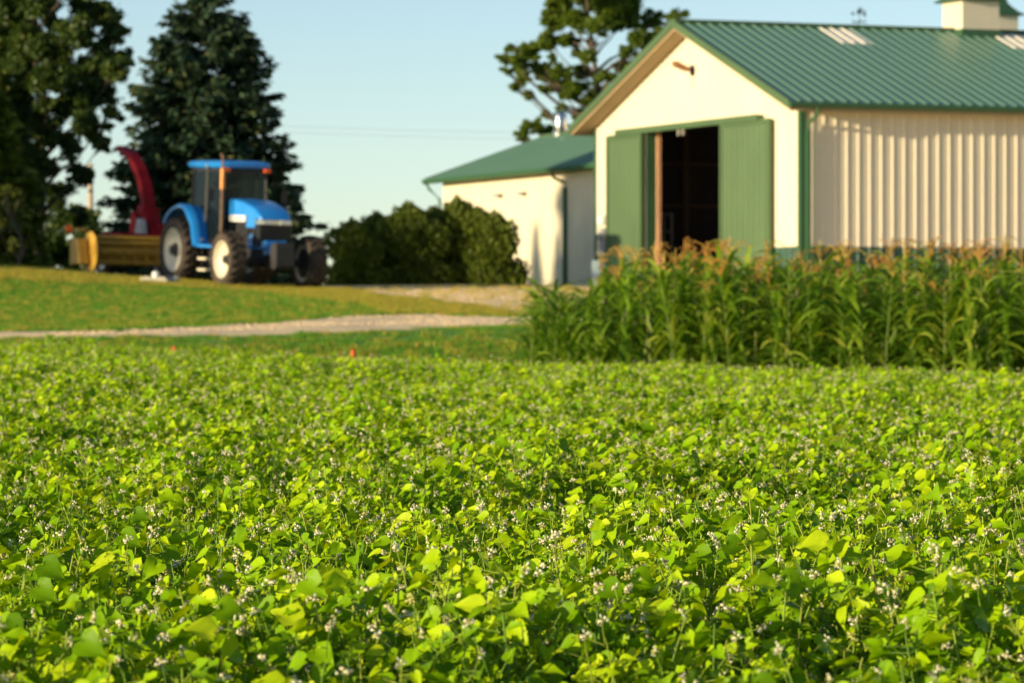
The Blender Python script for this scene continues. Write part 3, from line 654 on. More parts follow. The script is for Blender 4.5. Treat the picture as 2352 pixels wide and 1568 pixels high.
for sd in (-1, 1):
    mb = MB(); mb.add([(.80, sd*.695, 1.10), (1.53, sd*.60, 1.08), (1.50, sd*.56, 2.80), (.77, sd*.66, 2.80)], [(0, 1, 2, 3)]); dd_ = mb.build('cab_door', M_glass, tr)
    mb = MB(); mb.tube([(.9, sd*.69, 1.75), (.9, sd*.74, 1.8), (.9, sd*.69, 1.9)], .012, 6); mb.build('handle', M_black, dd_)
    mb = MB(); mb.add([(-.18, sd*.66, 1.58), (.76, sd*.695, 1.50), (.75, sd*.66, 2.80), (-.18, sd*.62, 2.80)], [(0, 1, 2, 3)]); mb.build('side_window', M_glass, tr)
mb = MB(); mb.add([(-.21, -.64, 1.60), (-.21, .64, 1.60), (-.2, .60, 2.80), (-.2, -.60, 2.80)], [(0, 1, 2, 3)]); mb.build('rear_window', M_glass, tr)
mb = MB(); rr_ = [(-.28, .70, 2.86), (-.32, .76, 2.93), (-.28, .78, 3.0), (-.1, .70, 3.06)]
def rsq(x0, x1, hw, z, n=5, rd=.2):
    P_ = []
    for cx, cy, a0 in ((x1-rd, hw-rd, 0), (x0+rd, hw-rd, 90), (x0+rd, -hw+rd, 180), (x1-rd, -hw+rd, 270)):
        for k in range(n): a = R(a0+90*k/(n-1)); P_.append((cx+rd*math.cos(a), cy+rd*math.sin(a), z))
    return P_
mb.loft([rsq(-.42, 1.52, .62, 2.861), rsq(-.54, 1.62, .68, 2.90), rsq(-.56, 1.64, .70, 2.97), rsq(-.50, 1.58, .66, 3.03), rsq(-.25, 1.35, .50, 3.065)])
cr_ = mb.build('cab_roof', M_blue, tr, smooth=True)
for sd in (-1, 1):
    mb = MB(); mb.box(1.58, 1.68, min(sd*.46, sd*.62), max(sd*.46, sd*.62), 2.79, 2.88); mb.build('marker_light', M_orange, tr, bevel=.015)
mb = MB(); mb.lathe([(.055, -.03), (.055, .03), (0, .035)], 16, 'y', (.85, -.71, 2.92)); mb.build('work_light', M_chrome, tr)
mb = MB(); mb.box(.15, .62, -.25, .25, 1.15, 1.45); mb.box(.08, .22, -.24, .24, 1.40, 2.15); mb.build('seat', M_seat, tr, bevel=.05, seg=3)
mb = MB(); mb.tube([(1.25, 0, 1.1), (1.12, 0, 1.72)], .04, 8)
mb.tube([(1.10+.06*math.cos(t*math.pi/8)*1, .19*math.sin(t*math.pi/8), 1.74+.17*math.cos(t*math.pi/8)*.6) for t in range(17)], .014, 6); mb.box(1.25, 1.5, -.25, .25, 1.06, 1.55); mb.build('steering_wheel', M_black, tr)
# exhaust stack
mb = MB(); mb.tube([(1.80, -.72, 1.05), (1.80, -.72, 2.35)], .042, 12); ex = mb.build('exhaust_stack', M_rust, tr, smooth=True)
mb = MB(); mb.tube([(1.80, -.72, 2.36), (1.80, -.72, 2.86)], .062, 14); mb.build('muffler_guard', mat('copper_guard', (.55, .25, .09), .5, .15, 6, metal=.6), ex, smooth=True)
mb = MB(); mb.tube([(1.80, -.72, 2.87), (1.80, -.72, 3.12), (1.74, -.74, 3.22)], .035, 10); mb.build('exhaust_tip', M_rust, ex, smooth=True)
# fenders
for sd in (-1, 1):
    path = [(-.78, 1.50), (-.60, 1.70), (-.30, 1.86), (.05, 1.94), (.42, 1.93), (.66, 1.78), (.82, 1.50), (.93, 1.18), (1.02, .97)]
    mb = MB(); rings = []
    for i, (x, z) in enumerate(path):
        a = path[max(i-1, 0)]; b = path[min(i+1, len(path)-1)]; t = Vector((b[0]-a[0], 0, b[1]-a[1])).normalized(); nn = Vector((-t.z, 0, t.x))
        y0, y1 = sd*.70, sd*(1.16 if i < 6 else 1.10); P_ = []
        for y, off in ((y0, 0), (y0+(y1-y0)*.45, .012), (y0+(y1-y0)*.5, .035), (y1-sd*.06, .035), (y1, .0), (y1, -.06), (y1-sd*.03, -.06), (y1-sd*.06, -.01), (y0, -.035)):
            P_.append((x+nn.x*off, y, z+nn.z*off))
        rings.append(P_)
    mb.loft(rings); mb.build('fender', M_blue, tr, smooth=True)
    mb = MB(); mb.box(.98, 1.98, min(sd*.60, sd*1.04), max(sd*.60, sd*1.04), .93, 1.0); mb.build('deck', M_blue, tr, bevel=.02)
    mb = MB(); mb.lathe([(.05, -.04), (.055, .02), (0, .03)], 14, 'x', (1.12, sd*.93, 1.10)); mb.build('fender_lamp', M_chrome, tr)
# steps on the right-hand side
for x in (1.28, 1.70):
    mb = MB(); mb.box(x, x+.03, -1.0, -.96, .34, .93); stp = mb.build('step_rail', M_engine, tr)
for z in (.63, .36):
    mb = MB(); mb.box(1.26, 1.75, -1.10, -.90, z, z+.055); mb.build('step', M_rim, tr, bevel=.008)
mb = MB(); mb.tube([(1.62, -.66, 2.5), (1.70, -.95, 2.45), (1.70, -.98, 2.3)], .015, 6); mb.box(1.69, 1.72, -1.06, -.90, 2.05, 2.35); mb.build('mirror', M_black, tr)
mb = MB(); mb.tube([(1.62, .66, 2.5), (1.70, .95, 2.45), (1.70, .98, 2.3)], .015, 6); mb.box(1.69, 1.72, .90, 1.06, 2.05, 2.35); mb.build('mirror', M_black, tr)

# ---------------------------------------------------------------- forage chopper with yellow pickup head and red spout
ch = empty('forage_chopper', (0, 0, 0), 'red forage chopper with curved spout and yellow pickup head behind the tractor', 'farm machine')
hc = Vector(((301-CX)/FP*105.4, 105.4)); on_slope(ch, hc, h3, l3, 1.0, .9)
# local: x forward, y left, header centred on y=0
mb = MB()
mb.prism([(-.35, .35), (-.30, 1.16), (-.22, 1.18), (-.24, .35)], -1.12, 1.10, 'y')
mb.box(-.32, .10, -1.12, 1.10, 1.08, 1.16); mb.tube([(.22, -1.1, .98), (.22, 1.08, .98)], .045, 8); mb.build('pickup_head', M_yel, ch, bevel=.01)
mb = MB()
for k in range(5):
    a = k*2*math.pi/5+.3; mb.tube([(.18+.30*math.cos(a), -1.05, .68+.30*math.sin(a)), (.18+.30*math.cos(a), 1.05, .68+.30*math.sin(a))], .035, 8)
mb.tube([(.18, -1.1, .68), (.18, 1.08, .68)], .05, 10)
for j in range(7):
    y = -.98+j*.32
    for k in range(5): a = k*2*math.pi/5+.3; mb.tube([(.18, y, .68), (.18+.30*math.cos(a), y, .68+.30*math.sin(a))], .015, 5)
reel = mb.build('reel', M_yel, ch)
mb = MB()
for k in range(5):
    a = k*2*math.pi/5+.3; c0 = (.18+.30*math.cos(a), .68+.30*math.sin(a))
    for j in range(16): y = -1.0+j*.132; mb.tube([(c0[0], y, c0[1]), (c0[0]+.05, y, c0[1]-.16)], .006, 4)
pass
for y in (-1.17, 1.10):
    mb = MB(); P_ = [(-.42, .18), (-.42, 1.02), (-.25, 1.22), (.10, 1.28), (.38, 1.12), (.52, .80), (.48, .45), (.30, .15), (.0, .05)]
    mb.prism(P_, y, y+.05, 'y'); mb.lathe([(.10, -.02), (.10, .07), (.0, .08)], 16, 'y', (.18, y, .68)); mb.build('end_panel', M_yel, ch, bevel=.01)
for q in list(ch.children): q.scale = (1, 1, .92)
mb = MB(); mb.prism([(-.55, .30), (-.55, .98), (-.05, .98), (.15, .35)], -1.48, -1.22, 'y'); mb.build('gearbox_cover', M_yel, ch, bevel=.02)
mb = MB(); mb.tube([(-.3, -1.1, 1.22), (-.3, -1.55, 1.20)], .03, 6); mb.build('marker_arm', M_yel, ch)
mb = MB(); mb.box(-.33, -.27, -1.70, -1.54, 1.14, 1.30); mb.build('reflector', M_orange, ch, bevel=.02)
mb = MB(); mb.box(-1.6, -.36, -.2, 1.15, .45, 1.15); mb.prism([(-.36, .45), (-.36, 1.0), (-1.5, 1.75), (-1.7, 1.5), (-1.7, .5)], .62, 1.12, 'y')
mb.prism([(-1.5, 1.1), (-1.4, 1.9), (-1.0, 1.85), (-.6, 1.35), (-.4, 1.1)], .70, 1.08, 'y'); mb.box(-.9, -.5, .9, 1.25, 1.2, 1.4); mb.build('body', M_red, ch, bevel=.03)
mb = MB(); mb.prism([(-.9, 1.1), (-.75, 1.55), (-.55, 1.5), (-.40, 1.12)], .42, .60, 'y'); mb.build('auger_cover', M_gbox, ch, bevel=.03)
sx = -1.1; sp = [(0, 1.20, .30), (0, 1.55, .29), (-.10, 2.04, .28), (-.28, 2.40, .27), (-.62, 2.76, .26), (-1.12, 3.12, .24), (-1.62, 3.30, .20), (-2.0, 3.38, .14)]
mb = MB(); rings = []
for i, (x, z, hh) in enumerate(sp):
    a = sp[max(i-1, 0)]; b = sp[min(i+1, len(sp)-1)]; t = Vector((b[0]-a[0], 0, b[1]-a[1])).normalized(); nn = Vector((-t.z, 0, t.x)); wy = .17-.006*i
    rings.append([(sx+x+nn.x*q*hh*.42, .90+p*wy, z+nn.z*q*hh*.42) for p, q in ((-1, -1), (1, -1), (1, 1), (-1, 1))])
mb.loft(rings); spt = mb.build('spout', M_red, ch, bevel=.012)
mb = MB(); mb.box(sx-.2, sx+.2, .66, 1.14, 1.72, 1.80); mb.lathe([(.27, 0), (.27, .07)], 20, 'z', (sx, .90, 1.62)); mb.build('spout_collar', M_red, spt)
for y in (-.05, 1.5): wheel(ch, -1.6, y, .42, .26, .22, -1 if y < 1 else 1, True)
mb = MB(); mb.tube([(-1.6, -.05, .42), (-1.6, 1.5, .42)], .05, 8); mb.box(-.6, .6, 1.25, 1.42, .45, .6); mb.tube([(.5, 1.33, .52), (2.2, 1.9, .55)], .06, 8); mb.build('drawbar', M_red, ch)

# ---------------------------------------------------------------- little things on the grass
p = GP(352, 97.0)
t = empty('concrete_block', p, 'cream block with a round white cap lying in the grass by the rear wheel', 'block', None, .15)
mb = MB(); mb.prism([(-.29, -.05), (-.30, .12), (-.18, .16), (.05, .12), (.24, .15), (.33, .08), (.31, -.05)], -.14, .14, 'y'); mb.build('slab', M_rim, t, bevel=.02, seg=3)
mb = MB(); mb.lathe([(.05, .10), (.085, .14), (.095, .20), (.075, .26), (.0, .285)], 20, 'z', (.06, 0, 0)); mb.build('cap', M_white, t, smooth=True)
p = GP(396, 97.3)
t = empty('utility_box', p, 'low blue grey box in the grass beside the cream block', 'box', None, -.1)
mb = MB(); mb.box(-.13, .13, -.12, .12, -.05, .15); mb.build('case', M_gbox, t, bevel=.015)
mb = MB(); mb.box(-.145, .145, -.135, .135, .151, .175); mb.build('lid', M_gbox, t, bevel=.008)
M_flag = mat('orange_flag', (.85, .10, .015), .6, .08, 6)
def flag(px, D, top, s, lab):
    p = GP(px, D); t = empty('marker_cone', p, lab, 'cone'); mb = MB(); h = (EYE+(HY-top)/FP*D)-p.z
    mb.lathe([(s*1.1, 0), (s, h-.17), (s*.25, h-.005), (0, h)], 20, 'z'); mb.build('cone', M_flag, t, smooth=True)
    mb = MB(); mb.box(-s*.8, s*.8, -s*.8, s*.8, -.02, .02); mb.build('cone_base', M_flag, t, bevel=.01)
flag(811, 59.7, 803, .085, 'bright orange marker cone at the far edge of the buckwheat')
flag(399, 61.2, 794, .05, 'tiny orange marker cone on the left, barely above the buckwheat')
# utility pole behind the trees and the wires crossing the sky
M_pole = mat('pole_wood', (.46, .33, .22), .8, .2, 3, stretch=(5, 5, .4))
p = GP(208, 150.0); t = empty('utility_pole', p, 'short sunlit wooden pole between the leafy tree and the conifer', 'pole')
zt = EYE+(HY-376)/FP*150-p.z
mb = MB(); mb.tube([(0, 0, -.3), (0, 0, zt)], [.11, .085], 12); mb.build('post', M_pole, t)
mb = MB(); mb.tube([(0, 0, zt-1.05), (0, 0, zt-.95)], .10, 12); mb.build('band', M_hub, t)
pa = PT(60, 262, 205); pb = PT(1720, 312, 215)
for nm_, P_, lab in (('power_pole', pa, 'tall power pole hidden behind the leafy tree'), ('power_pole', pb, 'tall power pole hidden behind the big barn')):
    t = empty(nm_, (P_.x, P_.y, g1(P_.x, P_.y)), lab, 'pole'); hh = P_.z-t.location.z
    mb = MB(); mb.tube([(0, 0, -.3), (0, 0, hh+.3)], [.15, .11], 10); mb.build('post', M_pole, t)
    mb = MB(); mb.box(-.06, .06, -1.1, 1.1, hh-.06, hh+.06); mb.build('crossarm', M_pole, t)
for j, (dy, dz, lab) in enumerate(((-1, 0, 'upper power line strung across the sky behind the barns'), (1, -.22, 'lower power line strung across the sky behind the barns'))):
    mb = MB(); P_ = []
    for k in range(25):
        s = k/24; q = pa.lerp(pb, s); P_.append((q.x, q.y+dy, q.z+dz-1.0*4*s*(1-s)*.3))
    mb.tube(P_, .008, 5); tag(mb.build('power_line', M_gbox), lab, 'power line', 'power lines across the sky')
# ---------------------------------------------------------------- trees
M_bark = mat('bark', (.10, .075, .055), .9, .3, 4, stretch=(4, 4, .6), bump=.4)
M_oak = leafmat('leaf_dark', [(.032, .065, .016), (.055, .10, .02), (.09, .14, .022), (.24, .22, .04)], trans=.35, rough=.5)
M_elm = leafmat('leaf_mid', [(.06, .11, .014), (.11, .18, .018), (.18, .25, .022), (.24, .29, .03)], trans=.45, rough=.5)
M_spr = leafmat('needle', [(.024, .056, .032), (.036, .078, .042), (.058, .11, .052), (.16, .16, .05)], trans=.12, rough=.6, tcol=(1.1, 1.1, .8))
M_arb = leafmat('arborvitae', [(.05, .09, .010), (.09, .135, .012), (.15, .19, .016), (.22, .24, .03)], trans=.25, rough=.55)
M_ylw = leafmat('leaf_olive', [(.06, .09, .015), (.10, .13, .02), (.17, .17, .03), (.24, .20, .04)], trans=.4, rough=.5)
def leafy(name, base, clusters, D, label, m, lsz=.19, dens=1.0, depth=.9, trunk=.28, group=None, cat='tree', sub=9, fork=.35, rd_=None):
    """clusters: (x, y, r) in photograph pixels at distance D, each a real clump in depth too"""
    t = empty(name, base, label, cat, group); Ps = []; Cn = []
    for (px, py, r) in clusters:
        dz = rng.uniform(-1, 1)*depth*2.2; c = np.array(PT(px, py, D+dz)); rr = r/FP*D; Cn.append((c, rr))
        ns = max(4, int(sub*(r/45)**1.3))
        for _ in range(ns):
            sc_ = c+rdir(1)[0]*rr*rng.uniform(.15, 1.05)*np.array([1, depth, .85]); sr = rr*rng.uniform(.15, .40); n = int(dens*230*(sr/.35)**1.8)+20
            q = rng.normal(size=(n, 3))*sr*np.array([.62, .62, .42]); Ps.append(sc_+q)
    P = np.concatenate(Ps)-np.array(base); n = len(P)
    A = unit(rng.normal(size=(n, 3))+np.array([0, 0, -.3])); N = unit(rng.normal(size=(n, 3))*.8+np.array([-.2, -.2, .9])); s = rng.uniform(.65, 1.25, n)*lsz
    v, f = leafquads(P, A, N, s, s*rng.uniform(.6, .85, n)); npmesh('crown', v, f, m, np.clip(rng.normal(.42, .2, n), 0, 1)**1.15, parent=t)
    mb = MB(); b = np.zeros(3); zc = np.mean([c[0][2] for c in Cn])-base[2]; mx = np.mean([c[0][0] for c in Cn])-base[0]; my = np.mean([c[0][1] for c in Cn])-base[1]
    ztop = max(c[0][2] for c in Cn)-base[2]
    def axis(z): s_ = z/ztop; return np.array([mx*s_*.6+.25*math.sin(s_*5), my*s_*.6+.2*math.sin(s_*4+1), z])
    zs = np.linspace(-.3, ztop*.9, 10); mb.tube([tuple(axis(z)) for z in zs], [max(.03, trunk*(1-.85*i/9)) for i in range(10)], 10)
    for c, rr in Cn:
        e = c-np.array(base); d = np.hypot(*(e-axis(e[2]))[:2]); z0 = max(ztop*.16, e[2]-d*rng.uniform(.5, .9)-.4); s = axis(min(z0, ztop*.85)); m1 = s*.5+e*.5+np.array([0, 0, -.08*d]); r0 = min(trunk*.4, .025+.018*d)
        mb.tube([tuple(s), tuple(s*.75+e*.25+np.array([0, 0, .0])), tuple(m1), tuple(e)], [r0, r0*.75, r0*.5, .012], 6)
        for _ in range(5):
            q = e+rdir(1)[0]*rr*.8; mb.tube([tuple(m1*.3+e*.7), tuple((e+q)/2+rdir(1)[0]*.06), tuple(q)], [r0*.32, r0*.2, .008], 4)
    mb.build('trunk', M_bark, t, smooth=True)
    return t
def spruce(name, base, H, Rb, label, group=None, power=.50, seed=5, m=None, levels=46):
    r = np.random.default_rng(seed); t = empty(name, base, label, 'conifer', group); P = []; A = []; N = []; S = []; RN = []; mb = MB()
    mb.tube([(0, 0, -.3), (0, 0, H*.5), (.03, 0, H*.97)], [.20, .12, .015], 10)
    for lv in range(levels):
        f = (lv+.5)/levels; z = H*(1-f)*.96+.25; rad = Rb*(f**power)*r.uniform(.86, 1.06)+.08; nb = int(12+19*f)
        for k in range(nb):
            az = r.uniform(0, 6.283); ln = rad*r.uniform(.72, 1.12); d = np.array([math.cos(az), math.sin(az), 0]); up = .35*(1-f)-.12*f; sd = np.array([-d[1], d[0], 0])
            if lv % 2 == 0 and k % 2 == 0: mb.tube([(0, 0, z), tuple(d*ln*.9+np.array([0, 0, z+ln*up*.8-.12*ln*.6]))], [.03, .008], 4)
            n = int(12+ln*26); s = r.uniform(.18, 1., n)**.75; side = r.normal(size=n)*.20*(ln*.5+.25)*(1.15-s*.75)
            p = d*ln*s[:, None]+sd*side[:, None]; p[:, 2] += z+ln*s*up-.14*ln*s**2+np.where(s > .8, (s-.8)*.35*ln, 0)+r.normal(size=n)*.05-np.abs(side)*.12
            a = d*(.9)+sd*np.sign(side)[:, None]*.75*r.random((n, 1))+r.normal(size=(n, 3))*.25; a[:, 2] += -.2+r.normal(size=n)*.25
            P.append(p); A.append(a); N.append(r.normal(size=(n, 3))*.45+np.array([0, 0, 1.])); S.append(r.uniform(.20, .40, n)*(1 if f > .1 else .7)); RN.append(np.clip(r.normal(.38, .2, n)+(.25 if (s.mean() > 1) else 0)+np.where(s > .88, .2, 0), 0, 1))
    P = np.concatenate(P); A = np.concatenate(A); N = np.concatenate(N); S = np.concatenate(S)
    v, f = leafquads(P, A, N, S, S*.42, fold=.35); npmesh('crown', v, f, m or M_spr, np.concatenate(RN), parent=t)
    mb.build('trunk', M_bark, t); return t
p = GP(474, 128.0)
spr = spruce('spruce_tree', p, EYE+(HY+30)/FP*128-p.z, 3.6, 'tall blue green spruce rising behind the tractor', seed=5)
# big leafy tree on the left
p = GP(70, 131.0)
LC = [(60,-60,80),(180,-70,70),(-40,-20,90),(30,30,62),(100,10,52),(215,30,48),(165,70,50),(60,95,55),(262,62,34),(240,110,46),(130,120,44),(-30,120,80),(40,165,48),(110,185,46),(200,170,50),(268,165,38),(290,130,20),(232,215,45),(150,245,46),(60,240,50),(-30,240,80),(95,300,48),(200,292,46),(255,262,26),(160,330,38),(40,340,55),(236,330,26),(100,385,46),(180,395,36),(-20,370,70),(130,440,42),(60,440,48),(20,300,45),(10,420,60),(75,130,40),(15,200,50),(0,90,45),(120,60,34),(60,380,44),(150,130,30),(190,230,30),(110,240,30)]
leafy('leafy_tree', p, LC, 131, 'big dark leafy tree at the left edge of the photo', M_oak, lsz=.16, dens=1.4, sub=19, trunk=.2)
p = GP(190, 136.0)
LB = [(110,545,60),(190,520,52),(60,575,55),(215,565,50),(150,590,50),(250,560,45),(20,540,50),(150,500,40),(300,580,45)]
leafy('shrub', p, LB, 136, 'dark bushy undergrowth beneath the leafy tree, behind the yellow pickup head', M_oak, lsz=.17, dens=1.6, sub=14, trunk=.06, cat='shrub')
p = GP(30, 119.0)
LY = [(32,475,32),(20,520,30),(50,520,24),(12,440,22),(62,560,22),(28,570,24),(-20,500,40),(45,445,18)]
leafy('young_tree', p, LY, 119, 'small pale olive tree catching light at the left edge', M_ylw, lsz=.12, dens=1.0, sub=9, trunk=.06)
p = GP(50, 123.0)
spruce('spruce_tree', GP(-40, 124), 6.3, 2.3, 'smaller pale green spruce at the extreme left edge', seed=9, power=.8, m=M_arb, levels=34)
# airy tree between the barns
p = GP(1400, 158.0)
EC = [(1300,-70,60),(1400,-80,65),(1290,12,38),(1345,-10,42),(1400,5,42),(1440,28,40),(1275,50,30),(1330,52,34),(1258,95,26),(1300,95,28),(1322,120,18),(1270,135,16),(1215,120,26),(1190,142,24),(1175,110,14),(1232,150,24),(1200,175,22),(1258,175,28),(1295,170,26),(1335,168,24),(1280,205,22),(1245,205,16),(1325,200,24),(1360,215,26),(1385,250,26),(1345,232,18),(1420,55,30),(1470,90,26),(1500,50,28),(1545,40,22),(1570,32,14),(1485,130,24),(1440,120,20),(1455,170,26),(1420,200,22),(1520,90,26),(1295,245,15),(1330,265,18),(1285,270,18),(1225,290,26),(1200,310,18),(1255,262,14),(1250,300,20),(1390,290,30),(1360,100,14),(1195,320,10),(1160,135,20),(1165,165,16),(1185,200,16),(1215,215,16),(1310,215,24),(1345,130,22),(1385,175,22),(1430,150,22),(1375,60,30),(1500,100,24)]
leafy('airy_tree', p, EC, 158, 'open crowned leafy tree rising between the two barns', M_elm, lsz=.13, dens=3.0, sub=34, trunk=.28)
# row of arborvitae shrubs in front of the low barn
def arb(px, D, top, hw, lab, seed, m=M_arb, nm='hedge_shrub', dens=1.):
    r = np.random.default_rng(seed); b = GP(px, D); H = EYE+(HY-top)/FP*D-b.z; w_ = hw/FP*D; t = empty(nm, b, lab, 'shrub', 'evergreen shrubs in front of the low barn')
    P = []; A = []
    lobes = [(0, 0, H*.48, w_*1.1, H*.47)]+[(r.uniform(-1., 1.)*w_, r.uniform(-.6, .6)*w_, r.uniform(.25, .70)*H, r.uniform(.45, .75)*w_, r.uniform(.2, .3)*H) for _ in range(12)]+[(r.uniform(-.2, .2)*w_, 0, H*.74, w_*.8, H*.26)]+[(k*.5*w_, r.uniform(-.3, .3)*w_, H*.12, w_*.75, H*.18) for k in (-2, -1, 0, 1, 2)]
    for (x, y, z, q, hz) in lobes:
        n = int(5200*dens*q*hz); d = unit(r.normal(size=(n, 3))); p = d*np.array([q, q, hz])*(.55+.5*r.random((n, 1))**.5)*(1+.10*np.sin(d[:, :1]*7+d[:, 2:]*9+x*8))+np.array([x, y, z])
        k = p[:, 2] > .02; P.append(p[k]); A.append((d*.6+np.array([0, 0, .7])+r.normal(size=(n, 3))*.4)[k])
    P = np.concatenate(P); A = np.concatenate(A); n = len(P); s = r.uniform(.07, .15, n)
    v, f = leafquads(P, A, unit(r.normal(size=(n, 3))+A*.2), s, s*.55); npmesh('foliage', v, f, m, np.clip(r.normal(.42, .22, n), 0, 1), parent=t)
    mb = MB(); 
    for k in range(4): mb.tube([(r.normal()*.05, r.normal()*.05, -.1), (r.normal()*.2, r.normal()*.2, H*.75)], [.03, .01], 5)
    mb.build('stem', M_bark, t)
arb(815, 111.0, 505, 48, 'lowest rounded evergreen shrub at the left end of the hedge', 1)
arb(872, 112.2, 490, 56, 'second evergreen shrub from the left in the hedge', 2)
arb(945, 111.4, 468, 60, 'third evergreen shrub from the left, round topped, in the hedge', 3)
arb(1000, 112.4, 478, 58, 'evergreen shrub in the middle of the hedge, lower between two peaks', 4)
arb(1052, 112.0, 456, 56, 'tallest peaked evergreen shrub before the corner of the low barn', 5)
arb(1102, 111.6, 478, 52, 'evergreen shrub just right of the tallest peak in the hedge', 6)
arb(1138, 111.2, 486, 38, 'rightmost evergreen shrub of the hedge, loose edged against the cream wall', 7)
arb(1190, 112.5, 592, 17, 'small thin shrub beside the right end of the hedge', 8, M_ylw, 'small_shrub', .3)
# windbreak beyond the left edge of the frame: its long shadows cross the yard
def wb(q, xw, ztip, wall, k, sx=1.0):
    y = (xw*.522-q)/.841; tt = (wall[0]-xw)/.841; top = ztip+tt*math.tan(R(SUN_EL)); b = Vector((xw, y, g1(xw, y))); c = copy_tree(wb0)
    c.location = b; s = (EYE+top-b.z)/9.2; c.scale = (s*sx, s*sx, s); c['label'] = 'windbreak spruce beyond the left edge of the photo'; c['group'] = 'windbreak spruces beyond the left edge'
wb0 = spruce('windbreak_spruce', (-70, 140, 2.5), 9.2, 2.2, 'windbreak spruce beyond the left edge of the photo', 'windbreak spruces beyond the left edge', power=.85, seed=21, levels=36)
for q, xw, zt_, wl, sx in ((-100.7, -52, 3.33, (.7, 120), .8), (-99.1, -54, 3.1, (1.4, 118), .8), (-94.6, -53, 3.1, (-3, 112), 1.0), (-91.3, -47, 9.0, (-8, 102), .95), (-97.5, -56, 9.3, (1.9, 117.5), .95)):
    wb(q, xw, zt_, wl, 0, sx)
for q, xw, zt_ in ((-108.5, -40, 6.0), (-112, -46, 7.2), (-115.5, -42, 7.6), (-105.5, -44, 2.6)):
    wb(q, xw, zt_, (-11, 129), 0, 1.25)

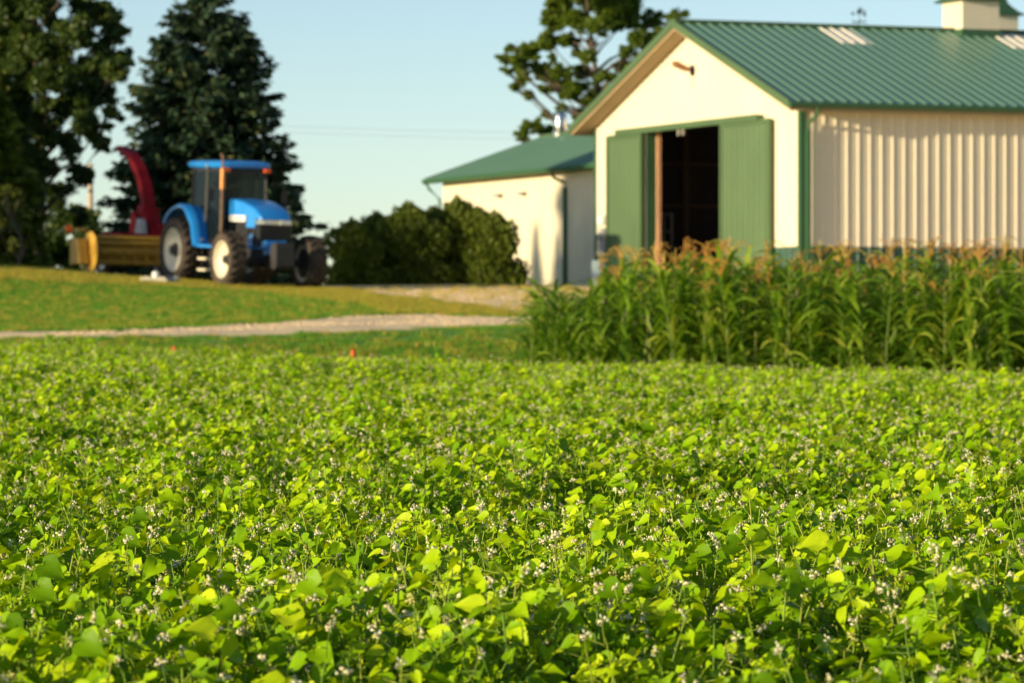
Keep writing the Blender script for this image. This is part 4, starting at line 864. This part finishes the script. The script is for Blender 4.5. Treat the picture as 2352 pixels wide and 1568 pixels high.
# ---------------------------------------------------------------- corn plot: individual plants
M_corn = leafmat('corn_leaf', [(.08, .18, .014), (.15, .29, .02), (.26, .40, .03), (.46, .52, .07)], trans=.45, rough=.5, spec=.2, inst=True)
M_stalk = leafmat('corn_stalk', [(.10, .16, .03), (.16, .22, .04), (.24, .26, .06)], trans=.1)
M_tass = leafmat('corn_tassel', [(.44, .20, .04), (.54, .31, .06), (.54, .42, .09), (.38, .42, .07)], trans=.3, tcol=(1.2, 1., .7), inst=True)
def corn_mesh(k, h, tass):
    r = np.random.default_rng(500+k); V = []; F = []; RN = []
    def strip(pts, wds, side, nrm, rn, keel=.25):
        n0 = len(V)
        for p, w_, s_, n_ in zip(pts, wds, side, nrm): V.extend([tuple(p+s_*w_), tuple(p-n_*w_*keel), tuple(p-s_*w_)])
        for i in range(len(pts)-1):
            a = n0+3*i; F.extend([(a, a+1, a+4, a+3), (a+1, a+2, a+5, a+4)]); RN.extend([rn, rn])
    pl = r.uniform(0, 3.14); nl = 29
    for j in range(nl):
        z = h*(.04+.86*j/(nl-1)); az = pl+(j % 2)*math.pi+r.normal()*.35; d = np.array([math.cos(az), math.sin(az), 0]); sd = np.array([-d[1], d[0], 0])
        ln = r.uniform(.5, .88)*(1-.35*abs(j/(nl-1)-.5)*1.6); el = R(r.uniform(52, 72)); droop = r.uniform(1.6, 2.9); p = np.array([0, 0, z]); pts = []; wds = []; sds = []; nrs = []; n_ = 9; tw = r.normal()*.5
        for i in range(n_+1):
            t = i/n_; a = el-droop*t**1.3; dr = d*math.cos(a)+np.array([0, 0, math.sin(a)]); nn = -d*math.sin(a)+np.array([0, 0, math.cos(a)]); c_, s_ = math.cos(tw*t), math.sin(tw*t)
            pts.append(p.copy()); wds.append(.033*(1-t**2.2)*(.55+.45*min(1, t*5))+.001); sds.append(sd*c_+nn*s_); nrs.append(nn*c_-sd*s_); p = p+dr*ln/n_
        strip(pts, wds, sds, nrs, float(np.clip(r.normal(.42, .2), 0, 1)) if r.random() > .05 else .98)
    lv = npmesh('leaf_blades', V, F, M_corn, RN, link=False, smooth=True)
    mb = MB(); q = r.normal(size=2)*.02; mb.tube([(0, 0, -.1), (q[0], q[1], h*.5), (0, 0, h*.95)], [.016, .013, .007], 6)
    if tass: mb.tube([(.0, 0, h*.5), (.05, .02, h*.5+.12), (.07, .03, h*.5+.24)], [.018, .026, .008], 6)
    st = mb.build('stalk', M_stalk, smooth=True); COL.objects.unlink(st); ts = None
    if tass:
        mb = MB(); z = h*.94; mb.tube([(0, 0, z-.06), (0, 0, z+.12), (.01, 0, z+.27)], [.008, .009, .006], 4)
        for j in range(r.integers(5, 9)):
            az = r.uniform(0, 6.28); l_ = r.uniform(.14, .26); z0 = z+r.uniform(.02, .14); o_ = r.uniform(.5, 1.25)
            mb.tube([(0, 0, z0), (math.cos(az)*l_*.5*o_, math.sin(az)*l_*.5*o_, z0+l_*.62), (math.cos(az)*l_*o_, math.sin(az)*l_*o_, z0+l_*(.9-.5*o_))], [.006, .008, .006], 4)
        ts = mb.build('tassel', M_tass); a = ts.data.attributes.new('rnd', 'FLOAT', 'FACE'); nf = len(ts.data.polygons); a.data.foreach_set('value', np.clip(r.normal(.4, .25, nf), 0, 1).astype('f4')); COL.objects.unlink(ts)
    a = st.data.attributes.new('rnd', 'FLOAT', 'FACE'); a.data.foreach_set('value', np.full(len(st.data.polygons), r.random(), 'f4'))
    return lv, st, ts
CT = [corn_mesh(k, 1.95, True) for k in range(8)]+[corn_mesh(40+k, 1.90, False) for k in range(5)]; CS = [corn_mesh(20+k, 1.74, False) for k in range(5)]
cnt = 0
def corn(x, y, tall, row, px):
    global cnt; cnt += 1
    lv, st, ts = random.choice(CT if tall else CS)
    rw = 'front row' if row == 0 else 'inner rows' if row < 5 else 'back rows'
    if not tall: lab = 'short dark green corn without tassel, '+rw+', left end of the plot'
    else:
        at = 'below left sliding door' if px < 1510 else 'below dark doorway' if px < 1680 else 'below right sliding door' if px < 1850 else 'before near ribbed wall' if px < 2110 else 'before far ribbed wall'
        lab = ('tall corn with reddish tassel, ' if ts else 'tall leafy corn without tassel, ')+rw+', '+at
    t = empty('corn_plant', (x, y, g1(x, y)), lab, 'corn plant', 'corn plants of the plot before the big barn')
    s = random.uniform(.86, 1.2) if tall else random.uniform(.85, 1.06)*min(1, .84+.16*(px-1200)/60); t.scale = (s*random.uniform(.95, 1.15),)*2+(s,); t.rotation_euler = (random.gauss(0, .085), random.gauss(0, .085), random.uniform(0, 6.28))
    for q in (lv, st, ts):
        if q: c = q.copy(); COL.objects.link(c); c.parent = t
for row in range(8):
    x = .24+row*.05
    while x < 8.3+row*.12:
        y = 58.15-.45*x+row*.66+random.gauss(0, .06)+.3; px = CX+FP*x/y
        tall = px > 1395+random.gauss(0, 18)
        # plants outside the frame are few; the rest fill the view
        if random.random() > .03: corn(x+random.gauss(0, .03), y, tall, row, px)
        x += random.uniform(.18, .26) if row < 4 else random.uniform(.19, .28)
print('corn', cnt)
